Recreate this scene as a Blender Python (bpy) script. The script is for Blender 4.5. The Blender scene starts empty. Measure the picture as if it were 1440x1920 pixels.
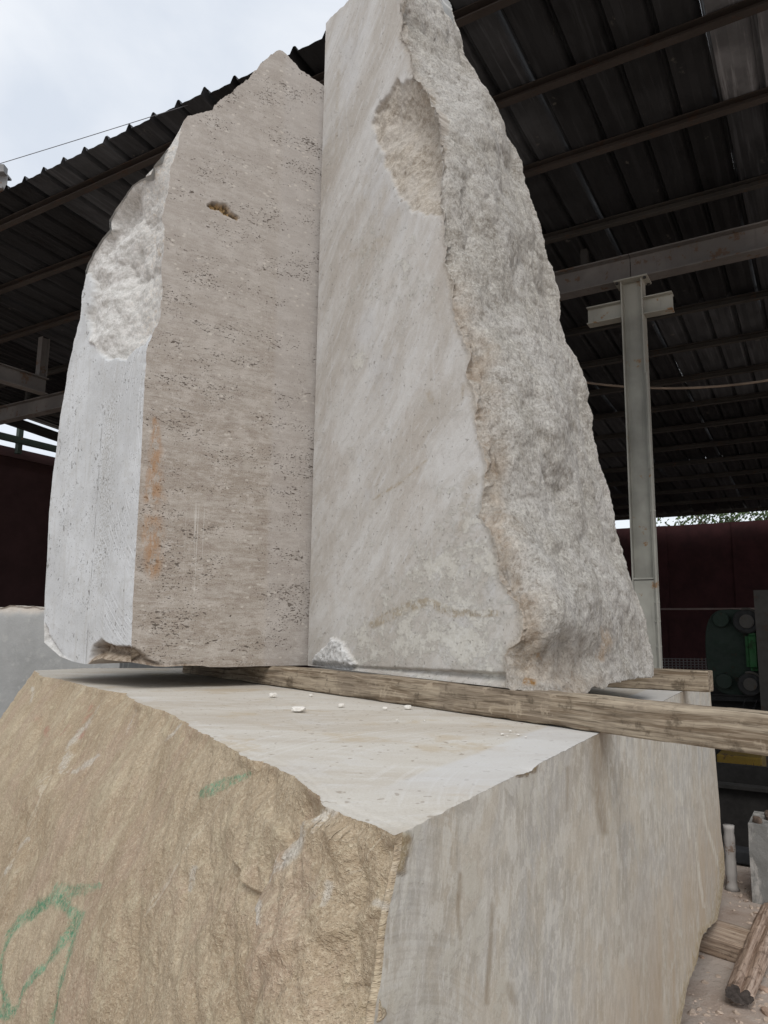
import bpy, bmesh, math, random
import numpy as np
from mathutils import Vector, Matrix
random.seed(7)
rng = np.random.default_rng(7)
SC = bpy.context.scene
COL = SC.collection

# ------------------------------------------------------------------ camera
F = 1400.0; TH = math.atan(225 / 1400.0); RO = .0125
CAM = np.array([0, 0, 1.5])
FW = np.array([0, math.cos(TH), math.sin(TH)]); U0 = np.array([0, -math.sin(TH), math.cos(TH)]); R0 = np.array([1., 0, 0])
RT = math.cos(RO) * R0 + math.sin(RO) * U0; UP = math.cos(RO) * U0 - math.sin(RO) * R0
cam = bpy.data.cameras.new('camera'); cam_o = bpy.data.objects.new('camera', cam); COL.objects.link(cam_o)
cam.sensor_fit = 'VERTICAL'; cam.sensor_height = 24.0; cam.lens = 24.0 * F / 1920.0
cam.clip_start = .02; cam.clip_end = 600
M = Matrix(((RT[0], UP[0], -FW[0], 0), (RT[1], UP[1], -FW[1], 0), (RT[2], UP[2], -FW[2], 1.5), (0, 0, 0, 1)))
cam_o.matrix_world = M
SC.camera = cam_o
SC.render.resolution_x = 768; SC.render.resolution_y = 1024

# ------------------------------------------------------------------ world, sun, exposure
SUN_DIR = Vector((-.10, -.66, .74)).normalized()      # towards the sun
W = bpy.data.worlds.new('World'); SC.world = W; W.use_nodes = True
wn = W.node_tree; wn.nodes.clear()
wo = wn.nodes.new('ShaderNodeOutputWorld'); bg = wn.nodes.new('ShaderNodeBackground')
sky = wn.nodes.new('ShaderNodeTexSky'); sky.sky_type = 'NISHITA'; sky.sun_disc = False
sky.sun_elevation = math.asin(SUN_DIR.z); sky.sun_rotation = math.atan2(SUN_DIR.x, SUN_DIR.y)
tc = wn.nodes.new('ShaderNodeTexCoord')
mp = wn.nodes.new('ShaderNodeMapping'); mp.inputs['Scale'].default_value = (1, 1, 2.2); mp.inputs['Location'].default_value = (.3, .1, .55)
cn = wn.nodes.new('ShaderNodeTexNoise'); cn.inputs['Scale'].default_value = 2.6; cn.inputs['Detail'].default_value = 6; cn.inputs['Roughness'].default_value = .5; cn.inputs['Distortion'].default_value = .5
cr = wn.nodes.new('ShaderNodeValToRGB')
els = cr.color_ramp.elements
els[0].position = .32; els[0].color = (.66, .71, .785, 1); els[1].position = .68; els[1].color = (.93, .945, .965, 1)
sc_ = wn.nodes.new('ShaderNodeVectorMath'); sc_.operation = 'SCALE'; sc_.inputs['Scale'].default_value = 10.0
mx = wn.nodes.new('ShaderNodeMix'); mx.data_type = 'RGBA'; mx.inputs[0].default_value = .88
wn.links.new(tc.outputs['Generated'], mp.inputs[0]); wn.links.new(mp.outputs[0], cn.inputs['Vector']); wn.links.new(cn.outputs['Fac'], cr.inputs[0])
wn.links.new(cr.outputs[0], sc_.inputs[0]); wn.links.new(sky.outputs[0], mx.inputs[6]); wn.links.new(sc_.outputs[0], mx.inputs[7])
wn.links.new(mx.outputs[2], bg.inputs[0]); bg.inputs[1].default_value = .1; wn.links.new(bg.outputs[0], wo.inputs[0])

sl = bpy.data.lights.new('sun', 'SUN'); sl.energy = 1.5; sl.angle = math.radians(28); sl.color = (1, .965, .92)
so = bpy.data.objects.new('sun', sl); COL.objects.link(so)
so.rotation_euler = SUN_DIR.to_track_quat('Z', 'Y').to_euler()
SC.view_settings.view_transform = 'Standard'; SC.view_settings.look = 'None'
SC.view_settings.gamma = 1; SC.view_settings.use_curve_mapping = False
SC.view_settings.exposure = .25

# ------------------------------------------------------------------ measuring helpers
G = .17                                            # ground level
def ray(x, y): return FW * F + RT * (x - 720) + UP * (960 - y)
def onz(x, y, z):
    d = ray(x, y); return CAM + d * (z - CAM[2]) / d[2]
def onpl(x, y, p, n):
    d = ray(x, y); return CAM + d * (np.dot(n, np.asarray(p) - CAM) / np.dot(n, d))
def vn(a, b):
    d = np.asarray(b, float) - np.asarray(a, float); n = np.array([-d[1], d[0], 0.]); return n / np.linalg.norm(n)
def proj(P):
    Q = P - CAM; w = Q @ FW
    return 720 + F * (Q @ RT) / w, 960 - F * (Q @ UP) / w
DU = np.array([-.8553, .5182, 0]); DV = np.array([.5182, .8553, 0]); ZZ = np.array([0, 0, 1.])
def sp(u, v, z): return DU * u + DV * v + ZZ * z     # shed coordinates to world
def atv(x, y, v): return onpl(x, y, DV * v, DV)
def atu(x, y, u): return onpl(x, y, DU * u, DU)

# ------------------------------------------------------------------ numpy noise
_perm = rng.permutation(256).astype(np.int64); _perm = np.concatenate([_perm, _perm, _perm])
_gr = rng.normal(size=(256, 3)); _gr /= np.linalg.norm(_gr, axis=1)[:, None]
def perlin(P):
    P = np.asarray(P, float); i = np.floor(P).astype(np.int64); f = P - i; i &= 255
    w = f * f * f * (f * (f * 6 - 15) + 10); out = 0
    for dx in (0, 1):
        wx = w[:, 0] if dx else 1 - w[:, 0]
        for dy in (0, 1):
            wy = w[:, 1] if dy else 1 - w[:, 1]
            for dz in (0, 1):
                wz = w[:, 2] if dz else 1 - w[:, 2]
                h = _perm[_perm[_perm[i[:, 0] + dx] + i[:, 1] + dy] + i[:, 2] + dz]
                g = _gr[h]
                out = out + wx * wy * wz * (g[:, 0] * (f[:, 0] - dx) + g[:, 1] * (f[:, 1] - dy) + g[:, 2] * (f[:, 2] - dz))
    return out * 1.5
def fbm(P, s=1., o=4, g=.5, off=0.):
    r = 0; a = 1.; t = 0
    for k in range(o):
        r = r + a * perlin(P * s + off + 17.3 * k); t += a; a *= g; s *= 2.03
    return r / t
def ridge(P, s=1., o=4, g=.5, off=0.):
    r = 0; a = 1.; t = 0
    for k in range(o):
        r = r + a * (1 - 2 * np.abs(perlin(P * s + off + 11.7 * k))); t += a; a *= g; s *= 2.03
    return r / t
def terr(x, n, k=.75):                              # soft terraces: broken-stone steps
    y = x * n; f = np.floor(y); r = y - f; r = r * r * r * (r * (r * 6 - 15) + 10)
    return ((f + r) * k + y * (1 - k)) / n
def sstep(a, b, x):
    t = np.clip((x - a) / (b - a), 0, 1); return t * t * (3 - 2 * t)
def facet(P, s, seed=0., c=.7, asp=(1, 1, 1)):        # upper envelope of tilted planes: chiselled, faceted relief
    P = np.asarray(P) * s * np.asarray(asp, float) + seed; i0 = np.floor(P).astype(np.int64); f = P - i0; best = np.full(len(P), -9.)
    for dx in (-1, 0, 1):
        for dy in (-1, 0, 1):
            for dz in (-1, 0, 1):
                j = (i0 + (dx, dy, dz)) & 255; h = _perm[_perm[_perm[j[:, 0]] + j[:, 1]] + j[:, 2]]; g = _gr[h]; g2 = _gr[(h * 7 + 13) & 255]
                d = f - (np.array((dx, dy, dz)) + .5 + .42 * g2); best = np.maximum(best, .35 * g2[:, 0] + .75 * (g * d).sum(1) - c * (d * d).sum(1))
    return best
def segd(px, py, pts, w=None):
    best = np.full(px.shape, 1e9)
    for k in range(len(pts) - 1):
        ax, ay = pts[k][:2]; bx, by = pts[k + 1][:2]; dx, dy = bx - ax, by - ay
        t = np.clip(((px - ax) * dx + (py - ay) * dy) / (dx * dx + dy * dy + 1e-9), 0, 1)
        d = np.hypot(px - ax - t * dx, py - ay - t * dy)
        if w is not None: d = d / (w[k] * (1 - t) + w[k + 1] * t)
        best = np.minimum(best, d)
    return best
def sdf(px, py, poly):                              # >0 inside
    d = segd(px, py, list(poly) + [poly[0]]); ins = np.zeros(px.shape, bool); n = len(poly)
    for k in range(n):
        x1, y1 = poly[k]; x2, y2 = poly[(k + 1) % n]
        if y1 == y2: continue
        c = ((y1 > py) != (y2 > py)) & (px < (x2 - x1) * (py - y1) / (y2 - y1) + x1); ins ^= c
    return np.where(ins, d, -d)

# ------------------------------------------------------------------ surface patches
def resample(pts, n, pw=.8):
    P = np.asarray(pts, float); seg = np.linalg.norm(np.diff(P, axis=0), axis=1); keep = np.r_[True, seg > 1e-7]; P = P[keep]
    if len(P) == 1: return np.repeat(P, n, axis=0)
    # densify, then weight by nearness to the street side
    Q = []
    for k in range(len(P) - 1):
        m = max(2, int(np.linalg.norm(P[k + 1] - P[k]) / .01)); t = np.linspace(0, 1, m, endpoint=False)[:, None]
        Q.append(P[k] * (1 - t) + P[k + 1] * t)
    Q = np.vstack(Q + [P[-1:]])
    seg = np.linalg.norm(np.diff(Q, axis=0), axis=1); mid = (Q[1:] + Q[:-1]) / 2
    c = np.r_[0, np.cumsum(seg / np.linalg.norm(mid - CAM, axis=1) ** pw)]
    t = np.linspace(0, c[-1], n)
    return np.stack([np.interp(t, c, Q[:, a]) for a in range(3)], 1)
def rag(C, d, amp, s, seed, o=5, ends=.03):
    t = np.linspace(0, 1, len(C)); e = np.minimum(1, np.minimum(t, 1 - t) / ends)
    return C + (np.asarray(d)[None, :] * (amp * fbm(C, s, o, .6, seed) * e)[:, None])
class Patch:
    def __init__(self, b, t, l, r, slot=0, so=None, sd=None, lw=1):
        nu, nv = len(b), len(l); u = np.linspace(0, 1, nu)[None, :, None]; v = np.linspace(0, 1, nv)[:, None, None]
        # arc-true parameters come from the boundary samples
        def coons(b, t, l, r):
            vv = v[:, 0]; dl = l - ((1 - vv) * l[0] + vv * l[-1]); dr = r - ((1 - vv) * r[0] + vv * r[-1])
            return (1 - v) * b[None] + v * t[None] + (1 - u) ** lw * dl[:, None] + u ** lw * dr[:, None]
        def sm(c):
            n = len(c); k = max(3, n // 14); w = np.hanning(2 * k + 3)[1:-1]; w /= w.sum()
            e = np.vstack([2 * c[0] - c[k:0:-1], c, 2 * c[-1] - c[-2:-k - 2:-1]]); o = np.stack([np.convolve(e[:, a], w, 'valid') for a in range(3)], 1); o[0] = c[0]; o[-1] = c[-1]; return o
        P = coons(b, t, l, r)
        if min(nu, nv) > 100:
            eg = np.minimum(np.minimum(u, 1 - u) * nu, np.minimum(v, 1 - v) * nv)
            w = 1 - sstep(0, 20, eg); Ps = coons(sm(b), sm(t), sm(l), sm(r)); P = Ps + (P - Ps) * w
        self.P = P; self.nu, self.nv = nu, nv; self.slot = slot
        self.u = np.broadcast_to(u[..., 0], (nv, nu)).ravel(); self.v = np.broadcast_to(v[..., 0], (nv, nu)).ravel()
        Q = P.reshape(-1, 3); self.base = Q.copy(); self.px, self.py = proj(Q)
        so = np.zeros(3) if so is None else np.asarray(so); sd = np.array([1., 0, 0]) if sd is None else np.asarray(sd)
        nn = np.array([-sd[1], sd[0], 0])
        self.pc = np.stack([(Q - so) @ sd, Q[:, 2], (Q - so) @ nn], 1); self.att = {}
        self.flat = Q
        gu = np.gradient(P, axis=1); gv = np.gradient(P, axis=0); n = np.cross(gu, gv).reshape(-1, 3)
        self.n = n / (np.linalg.norm(n, axis=1)[:, None] + 1e-12)
        self.edge = np.minimum(np.minimum(self.u, 1 - self.u) * nu, np.minimum(self.v, 1 - self.v) * nv)
    def fade(self, k): return sstep(0, k, self.edge)
    def disp(self, h, d=None): self.flat = self.flat + (self.n if d is None else np.asarray(d)[None]) * h[:, None]
def stone(name, patches, mats, caps=(), attrs=()):
    V = []; FQ = []; mi = []; off = 0; A = {k: [] for k in attrs}; PC = []
    for p in patches:
        V.append(p.flat); PC.append(p.pc)
        for k in attrs: A[k].append(p.att.get(k, np.zeros(len(p.flat))))
        i = np.arange(p.nv * p.nu).reshape(p.nv, p.nu) + off
        q = np.stack([i[:-1, :-1], i[:-1, 1:], i[1:, 1:], i[1:, :-1]], -1).reshape(-1, 4)
        FQ.append(q); mi.append(np.full(len(q), p.slot)); off += p.nv * p.nu
    tri = []
    for ring, slot in caps:
        c = ring.mean(0); V.append(np.vstack([ring, c])); n = len(ring)
        PC.append(V[-1].copy())
        for k in attrs: A[k].append(np.zeros(n + 1))
        k = np.arange(n); tri.append((np.stack([k + off, (k + 1) % n + off, np.full(n, n + off)], 1), slot)); off += n + 1
    V = np.vstack(V); Q = np.vstack(FQ); mi = np.concatenate(mi)
    me = bpy.data.meshes.new(name)
    T = np.vstack([t for t, _ in tri]) if tri else np.zeros((0, 3), int)
    tm = np.concatenate([np.full(len(t), s) for t, s in tri]) if tri else np.zeros(0, int)
    me.vertices.add(len(V)); me.vertices.foreach_set('co', V.astype(np.float32).ravel())
    nl = len(Q) * 4 + len(T) * 3
    me.loops.add(nl); me.loops.foreach_set('vertex_index', np.concatenate([Q.ravel(), T.ravel()]).astype(np.int32))
    me.polygons.add(len(Q) + len(T))
    st = np.concatenate([np.arange(len(Q)) * 4, len(Q) * 4 + np.arange(len(T)) * 3]).astype(np.int32)
    me.polygons.foreach_set('loop_start', st)
    me.polygons.foreach_set('material_index', np.concatenate([mi, tm]).astype(np.int32))
    me.polygons.foreach_set('use_smooth', np.ones(len(Q) + len(T), bool))
    me.update(calc_edges=True)
    a = me.attributes.new('pc', 'FLOAT_VECTOR', 'POINT'); a.data.foreach_set('vector', np.vstack(PC).astype(np.float32).ravel())
    for k in attrs:
        a = me.attributes.new(k, 'FLOAT', 'POINT'); a.data.foreach_set('value', np.concatenate(A[k]).astype(np.float32))
    me.validate()
    for m in mats: me.materials.append(m)
    o = bpy.data.objects.new(name, me); COL.objects.link(o)
    return o

# ------------------------------------------------------------------ shader helper
class NT:
    def __init__(s, name, rough=.8, spec=.3, metal=0.):
        s.m = bpy.data.materials.new(name); s.m.use_nodes = True; s.t = s.m.node_tree; s.b = s.t.nodes['Principled BSDF']
        s.b.inputs['Roughness'].default_value = rough; s.b.inputs['Specular IOR Level'].default_value = spec; s.b.inputs['Metallic'].default_value = metal
    def n(s, t): return s.t.nodes.new('ShaderNode' + t)
    def set(s, sock, v):
        if isinstance(v, bpy.types.NodeSocket): s.t.links.new(v, sock)
        elif isinstance(v, tuple) and len(v) == 3 and sock.type == 'RGBA': sock.default_value = (*v, 1)
        else: sock.default_value = v
    def attr(s, name, vec=False):
        a = s.n('Attribute'); a.attribute_name = name; return a.outputs['Vector' if vec else 'Fac']
    def obj(s): return s.n('TexCoord').outputs['Object']
    def map(s, v, sc=(1, 1, 1), rot=(0, 0, 0), loc=(0, 0, 0)):
        m = s.n('Mapping'); s.set(m.inputs[0], v); m.inputs['Scale'].default_value = sc; m.inputs['Rotation'].default_value = rot; m.inputs['Location'].default_value = loc; return m.outputs[0]
    def noise(s, v, sc, det=4, ro=.55, dist=0., col=False):
        m = s.n('TexNoise'); s.set(m.inputs['Vector'], v); m.inputs['Scale'].default_value = sc; m.inputs['Detail'].default_value = det
        m.inputs['Roughness'].default_value = ro; m.inputs['Distortion'].default_value = dist; return m.outputs['Color' if col else 'Fac']
    def voro(s, v, sc, feat='F1', rnd=1., out='Distance'):
        m = s.n('TexVoronoi'); m.feature = feat; s.set(m.inputs['Vector'], v); m.inputs['Scale'].default_value = sc; m.inputs['Randomness'].default_value = rnd; return m.outputs[out]
    def rmp(s, f, a, b, lo=0., hi=1.):
        m = s.n('MapRange'); m.interpolation_type = 'SMOOTHSTEP'; s.set(m.inputs[0], f)
        for k, x in enumerate((a, b, lo, hi)): m.inputs[k + 1].default_value = x
        return m.outputs[0]
    def math(s, op, a, b=0., c=None):
        m = s.n('Math'); m.operation = op; s.set(m.inputs[0], a); s.set(m.inputs[1], b)
        if c is not None: s.set(m.inputs[2], c)
        return m.outputs[0]
    def mix(s, f, a, b, mode='MIX'):
        m = s.n('Mix'); m.data_type = 'RGBA'; m.blend_type = mode; s.set(m.inputs[0], f); s.set(m.inputs[6], a); s.set(m.inputs[7], b); return m.outputs[2]
    def warp(s, v, sc, amt):
        c = s.noise(v, sc, 3, .5, 0, True); a = s.n('VectorMath'); a.operation = 'MULTIPLY_ADD'
        s.t.links.new(c, a.inputs[0]); a.inputs[1].default_value = (amt,) * 3; s.t.links.new(v, a.inputs[2]); return a.outputs[0]
    def bump(s, h, st, dist=.01, nrm=None):
        b = s.n('Bump'); b.inputs['Strength'].default_value = st; b.inputs['Distance'].default_value = dist; s.set(b.inputs['Height'], h)
        if nrm is not None: s.t.links.new(nrm, b.inputs['Normal'])
        return b.outputs[0]
    def done(s, col, nrm=None, rough=None):
        s.set(s.b.inputs['Base Color'], col)
        if nrm is not None: s.t.links.new(nrm, s.b.inputs['Normal'])
        if rough is not None: s.set(s.b.inputs['Roughness'], rough)
        return s.m
#@MATERIALS
# travertine, tan sawn face with strata and pores; attrs: rust, rough, hole
def grit(t, v, c, sc, dark, light, a=1.):            # salt-and-pepper grain of broken stone
    g = t.noise(v, sc, 3, .8); c = t.mix(t.rmp(g, .53, .62, 0, .75 * a), c, light); return t.mix(t.rmp(g, .47, .38, 0, .75 * a), c, dark), g
def mat_travertine():
    t = NT('travertine_sawn', .85, .2); pc = t.attr('pc', True)
    w = t.warp(pc, 5., .03); w2 = t.warp(pc, 18., .012)
    band = t.noise(t.map(w, (1.5, 11, 1)), 1.6, 6, .68); fn = t.noise(t.map(w2, (22, 95, 22)), 1., 4, .7); blot = t.noise(w2, 12, 6, .72)
    c = t.mix(t.rmp(band, .40, .62), (.325, .28, .235), (.415, .375, .33))
    c = t.mix(t.rmp(blot, .50, .60, 0, .55), c, (.50, .455, .41)); c = t.mix(t.rmp(blot, .47, .38, 0, .45), c, (.31, .26, .225))
    c = t.mix(t.rmp(fn, .53, .64, 0, .5), c, (.50, .465, .425)); c = t.mix(t.rmp(fn, .47, .37, 0, .5), c, (.25, .205, .175))
    c, g = grit(t, pc, c, 230, (.22, .18, .15), (.58, .54, .50), .5)
    sx = t.n('SeparateXYZ'); t.t.links.new(pc, sx.inputs[0])
    strip = t.rmp(t.math('ADD', sx.outputs[0], t.math('MULTIPLY', band, .02)), .47, .50)
    c = t.mix(t.math('MULTIPLY', strip, .35), c, (.46, .435, .42))
    hi = t.rmp(sx.outputs[1], 1.9, 3.1); c = t.mix(t.math('MULTIPLY', hi, .40), c, (.45, .425, .40))
    vo = t.voro(t.map(w2, (26, 46, 26)), 1., 'F1'); spot = t.math('MULTIPLY', t.rmp(vo, .26, .14), t.rmp(t.noise(w, 11, 2), .50, .58))
    c = t.mix(t.math('MULTIPLY', spot, .6), c, (.60, .56, .50))
    dens = t.noise(t.map(w, (4, 9, 4)), 1., 4, .65); dd = t.rmp(dens, .40, .64, .11, 0)
    def pores(s, th): return t.rmp(t.math('SUBTRACT', t.noise(t.map(w2, s), 1., 2, .5), dd), th, th + .025)
    pr = t.math('MAXIMUM', pores((60, 150, 60), .645), pores((30, 95, 30), .672)); pr = t.math('MAXIMUM', pr, pores((120, 230, 120), .62))
    pr = t.math('MAXIMUM', pr, t.math('MULTIPLY', pores((19, 42, 19), .665), t.rmp(sx.outputs[1], 1.75, 1.55)))
    c = t.mix(t.math('MULTIPLY', pr, .85), c, (.10, .08, .065))  # pore colour darkened: painted cavity shade along with dirt
    ru = t.math('MULTIPLY', t.attr('rust'), t.rmp(t.noise(t.map(w2, (40, 16, 9)), 1., 6, .75), .38, .58))
    c = t.mix(t.math('MULTIPLY', ru, .9), c, (.36, .20, .095))
    ho = t.attr('hole'); c = t.mix(ho, c, t.mix(t.rmp(t.noise(pc, 70, 3), .42, .58), (.08, .05, .02), (.42, .28, .13)))
    scr = t.noise(t.map(pc, (260, 1.2, 1)), 1., 1, .5)
    zm = t.math('MULTIPLY', t.rmp(sx.outputs[0], .14, .2), t.rmp(sx.outputs[0], .27, .2)); zm = t.math('MULTIPLY', zm, t.math('MULTIPLY', t.rmp(sx.outputs[1], 1.55, 1.62), t.rmp(sx.outputs[1], 1.98, 1.9)))
    c = t.mix(t.math('MULTIPLY', zm, t.rmp(scr, .58, .66, 0, .5)), c, (.64, .62, .58))
    ro = t.attr('rough'); rn = t.noise(pc, 40, 6, .75)
    c = t.mix(ro, c, t.mix(t.rmp(rn, .38, .62), (.23, .17, .125), (.48, .41, .335)))
    h = t.math('SUBTRACT', t.math('MULTIPLY', g, .3), pr)
    n = t.bump(h, .9, .005); n = t.bump(t.math('MULTIPLY', rn, ro), .9, .02, n)
    return t.done(c, n)
def mat_white():
    t = NT('travertine_pale_end', .85, .2); pc = t.attr('pc', True); w = t.warp(pc, 6., .02)
    big = t.noise(w, 3.2, 5, .65); c = t.mix(t.rmp(big, .38, .62), (.455, .465, .47), (.55, .565, .575))
    c = t.mix(t.rmp(t.noise(w, 16, 6, .75), .50, .62, 0, .5), c, (.44, .44, .43))
    c, g = grit(t, pc, c, 240, (.30, .30, .29), (.66, .67, .68), .25)
    sx = t.n('SeparateXYZ'); t.t.links.new(pc, sx.inputs[0])
    ar = t.n('VectorMath'); ar.operation = 'DISTANCE'; t.t.links.new(t.warp(pc, 3, .03), ar.inputs[0]); ar.inputs[1].default_value = (1.15, 2.3, 0)
    sn = t.n('TexNoise'); sn.noise_dimensions = '1D'; t.set(sn.inputs['W'], ar.outputs['Value']); sn.inputs['Scale'].default_value = 130; sn.inputs['Detail'].default_value = 4
    sb = t.math('MULTIPLY', t.rmp(sn.outputs[0], .47, .62, 0, .5), t.rmp(t.noise(w, 7, 3), .42, .58)); rightm = t.rmp(sx.outputs[0], .32, .40)
    c = t.mix(t.math('MULTIPLY', sb, rightm), c, (.66, .68, .70))
    ln = t.rmp(t.math('ABSOLUTE', t.math('SUBTRACT', sx.outputs[0], .325)), .0035, .0015)
    ln = t.math('MULTIPLY', ln, t.math('MULTIPLY', t.rmp(sx.outputs[1], 2.35, 2.2), t.rmp(t.noise(pc, 6, 3), .42, .52))); c = t.mix(t.math('MULTIPLY', ln, .5), c, (.3, .3, .29))
    zone = t.math('MULTIPLY', t.rmp(sx.outputs[0], .3, .38), t.rmp(sx.outputs[0], .48, .40)); zone = t.math('MULTIPLY', zone, t.math('MULTIPLY', t.rmp(sx.outputs[1], 1.5, 1.8), t.rmp(sx.outputs[1], 2.55, 2.25)))
    gr = t.noise(t.map(w, (150, 90, 1)), 1., 3, .75); c = t.mix(t.math('MULTIPLY', zone, t.rmp(gr, .50, .58, 0, .8)), c, (.29, .28, .255))
    stk = t.noise(t.map(w, (45, 3, 1)), 1., 5, .7); c = t.mix(t.rmp(stk, .52, .66, 0, .45), c, (.40, .395, .375))
    dens = t.rmp(t.noise(w, 7, 3, .65), .42, .6, .06, 0)
    def pores(s, r, th): return t.rmp(t.math('SUBTRACT', t.noise(t.map(w, s, (0, 0, r)), 1., 2, .5), dens), th, th + .02)
    pr = t.math('MAXIMUM', pores((85, 60, 60), .6, .665), pores((52, 24, 40), .5, .685)); pr = t.math('MAXIMUM', pr, pores((210, 190, 190), 0, .645))
    c = t.mix(t.math('MULTIPLY', pr, .75), c, (.17, .165, .15))
    ro = t.attr('rough'); rn = t.noise(pc, 45, 7, .8)
    rc = t.mix(t.rmp(rn, .40, .60), (.47, .46, .435), (.67, .66, .64)); rc = t.mix(t.math('MULTIPLY', t.rmp(sx.outputs[0], .30, .60), t.rmp(rn, .5, .62)), rc, (.56, .50, .42)); rc, g2 = grit(t, pc, rc, 170, (.38, .37, .345), (.74, .735, .72), .5)
    c = t.mix(ro, c, rc)
    ho = t.attr('hole'); c = t.mix(ho, c, t.mix(t.rmp(t.noise(pc, 45, 6, .75), .38, .62), (.17, .125, .085), (.42, .35, .275)))
    h = t.math('SUBTRACT', t.math('MULTIPLY', g, .3), pr); h = t.math('ADD', h, t.math('MULTIPLY', t.math('MULTIPLY', sn.outputs[0], rightm), .35)); h = t.math('SUBTRACT', h, ln)
    n = t.bump(h, .8, .004); n = t.bump(t.math('MULTIPLY', rn, t.math('MAXIMUM', ro, ho)), .6, .014, n)
    return t.done(c, n)
def mat_tall_face():
    t = NT('marble_sawn_smeared', .8, .25); pc = t.attr('pc', True); w = t.warp(t.warp(pc, 1.3, .25), 9., .03)
    diag = t.map(w, (1, 1, 1), (0, 0, math.radians(-38)))
    v1 = t.noise(t.map(diag, (1.5, 4.5, 1)), 1., 6, .68); v2 = t.noise(t.map(diag, (9, 45, 9)), 1., 5, .7); bl = t.noise(w, 2.4, 6, .68)
    c = t.mix(t.rmp(v1, .38, .64), (.415, .385, .345), (.545, .535, .515))
    c = t.mix(t.rmp(bl, .50, .62, 0, .45), c, (.42, .38, .335)); c = t.mix(t.rmp(bl, .45, .36, 0, .5), c, (.50, .50, .50))
    c = t.mix(t.rmp(v2, .54, .66, 0, .5), c, (.56, .56, .555)); c = t.mix(t.rmp(v2, .46, .36, 0, .25), c, (.33, .31, .285))
    lf = t.noise(t.map(w, (40, 2.5, 1)), 1., 5, .72); c = t.mix(t.rmp(lf, .54, .66, 0, .35), c, (.56, .555, .545))
    c, g = grit(t, pc, c, 210, (.30, .285, .26), (.60, .60, .59), .25)
    cr_ = t.attr('crust'); cn_ = t.noise(t.map(w, (1, 1.6, 1)), 9, 10, .80, .1)
    cs = t.math('ADD', cn_, t.math('MULTIPLY', cr_, .17)); cm = t.rmp(cs, .585, .665)
    c = t.mix(t.math('MULTIPLY', cm, .6), c, t.mix(t.rmp(t.noise(pc, 75, 5, .8), .40, .60), (.50, .485, .43), (.60, .59, .545)))
    rimm = t.math('MULTIPLY', t.rmp(cs, .56, .58), t.rmp(cs, .60, .585)); c = t.mix(t.math('MULTIPLY', rimm, .0), c, (.26, .24, .20))
    br = t.attr('brown'); c = t.mix(t.math('MULTIPLY', br, t.rmp(t.noise(w, 34, 6, .75), .44, .56, .1, .9)), c, (.345, .295, .225))
    pl = t.attr('plaster'); c = t.mix(pl, c, t.mix(t.rmp(t.noise(pc, 70, 4), .4, .6), (.56, .56, .55), (.72, .72, .71)))
    p1 = t.rmp(t.noise(w, 95, 2, .5), .685, .71, 0, .7); c = t.mix(p1, c, (.25, .23, .2))
    ro = t.attr('rough'); rn = t.noise(pc, 38, 7, .8); rc = t.mix(t.rmp(rn, .38, .62), (.345, .30, .245), (.56, .51, .44)); rc = t.mix(t.rmp(t.noise(pc, 7, 4), .45, .6, 0, .6), rc, (.56, .525, .475)); rc, g2 = grit(t, pc, rc, 170, (.25, .215, .17), (.64, .60, .54), .55)
    c = t.mix(ro, c, rc)
    h = t.math('ADD', t.math('MULTIPLY', cm, t.math('MULTIPLY', t.noise(pc, 50, 5, .75), .35)), t.math('MULTIPLY', g, .25)); h = t.math('ADD', h, t.math('MULTIPLY', v2, .25)); h = t.math('SUBTRACT', h, p1)
    n = t.bump(h, .9, .006); n = t.bump(t.math('MULTIPLY', rn, t.math('MAXIMUM', ro, pl)), .7, .016, n)
    return t.done(c, n)
def mat_tall_rough():
    t = NT('marble_split', .95, .15); pc = t.attr('pc', True); ob = t.obj(); w = t.warp(ob, 7, .05)
    a = t.noise(w, 4.5, 6, .7); b = t.noise(w, 30, 8, .82)
    c = t.mix(t.rmp(a, .40, .60), (.50, .47, .42), (.615, .59, .55))
    c = t.mix(t.rmp(b, .52, .62, 0, .8), c, (.74, .715, .65)); c = t.mix(t.rmp(b, .48, .38, 0, .7), c, (.33, .295, .245))
    c, g = grit(t, t.map(ob, (1, 1, .7)), c, 150, (.27, .25, .22), (.76, .74, .70), .8)
    br = t.attr('brown'); c = t.mix(t.math('MULTIPLY', br, t.rmp(t.noise(w, 13, 6, .75), .38, .58, .35, .95)), c, t.mix(t.rmp(b, .4, .6), (.38, .30, .225), (.60, .52, .43)))
    ru = t.attr('rust'); c = t.mix(t.math('MULTIPLY', ru, t.rmp(b, .42, .56)), c, (.36, .2, .07))
    n = t.bump(b, .8, .022); n = t.bump(g, .8, .008, n)
    return t.done(c, n)
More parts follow.
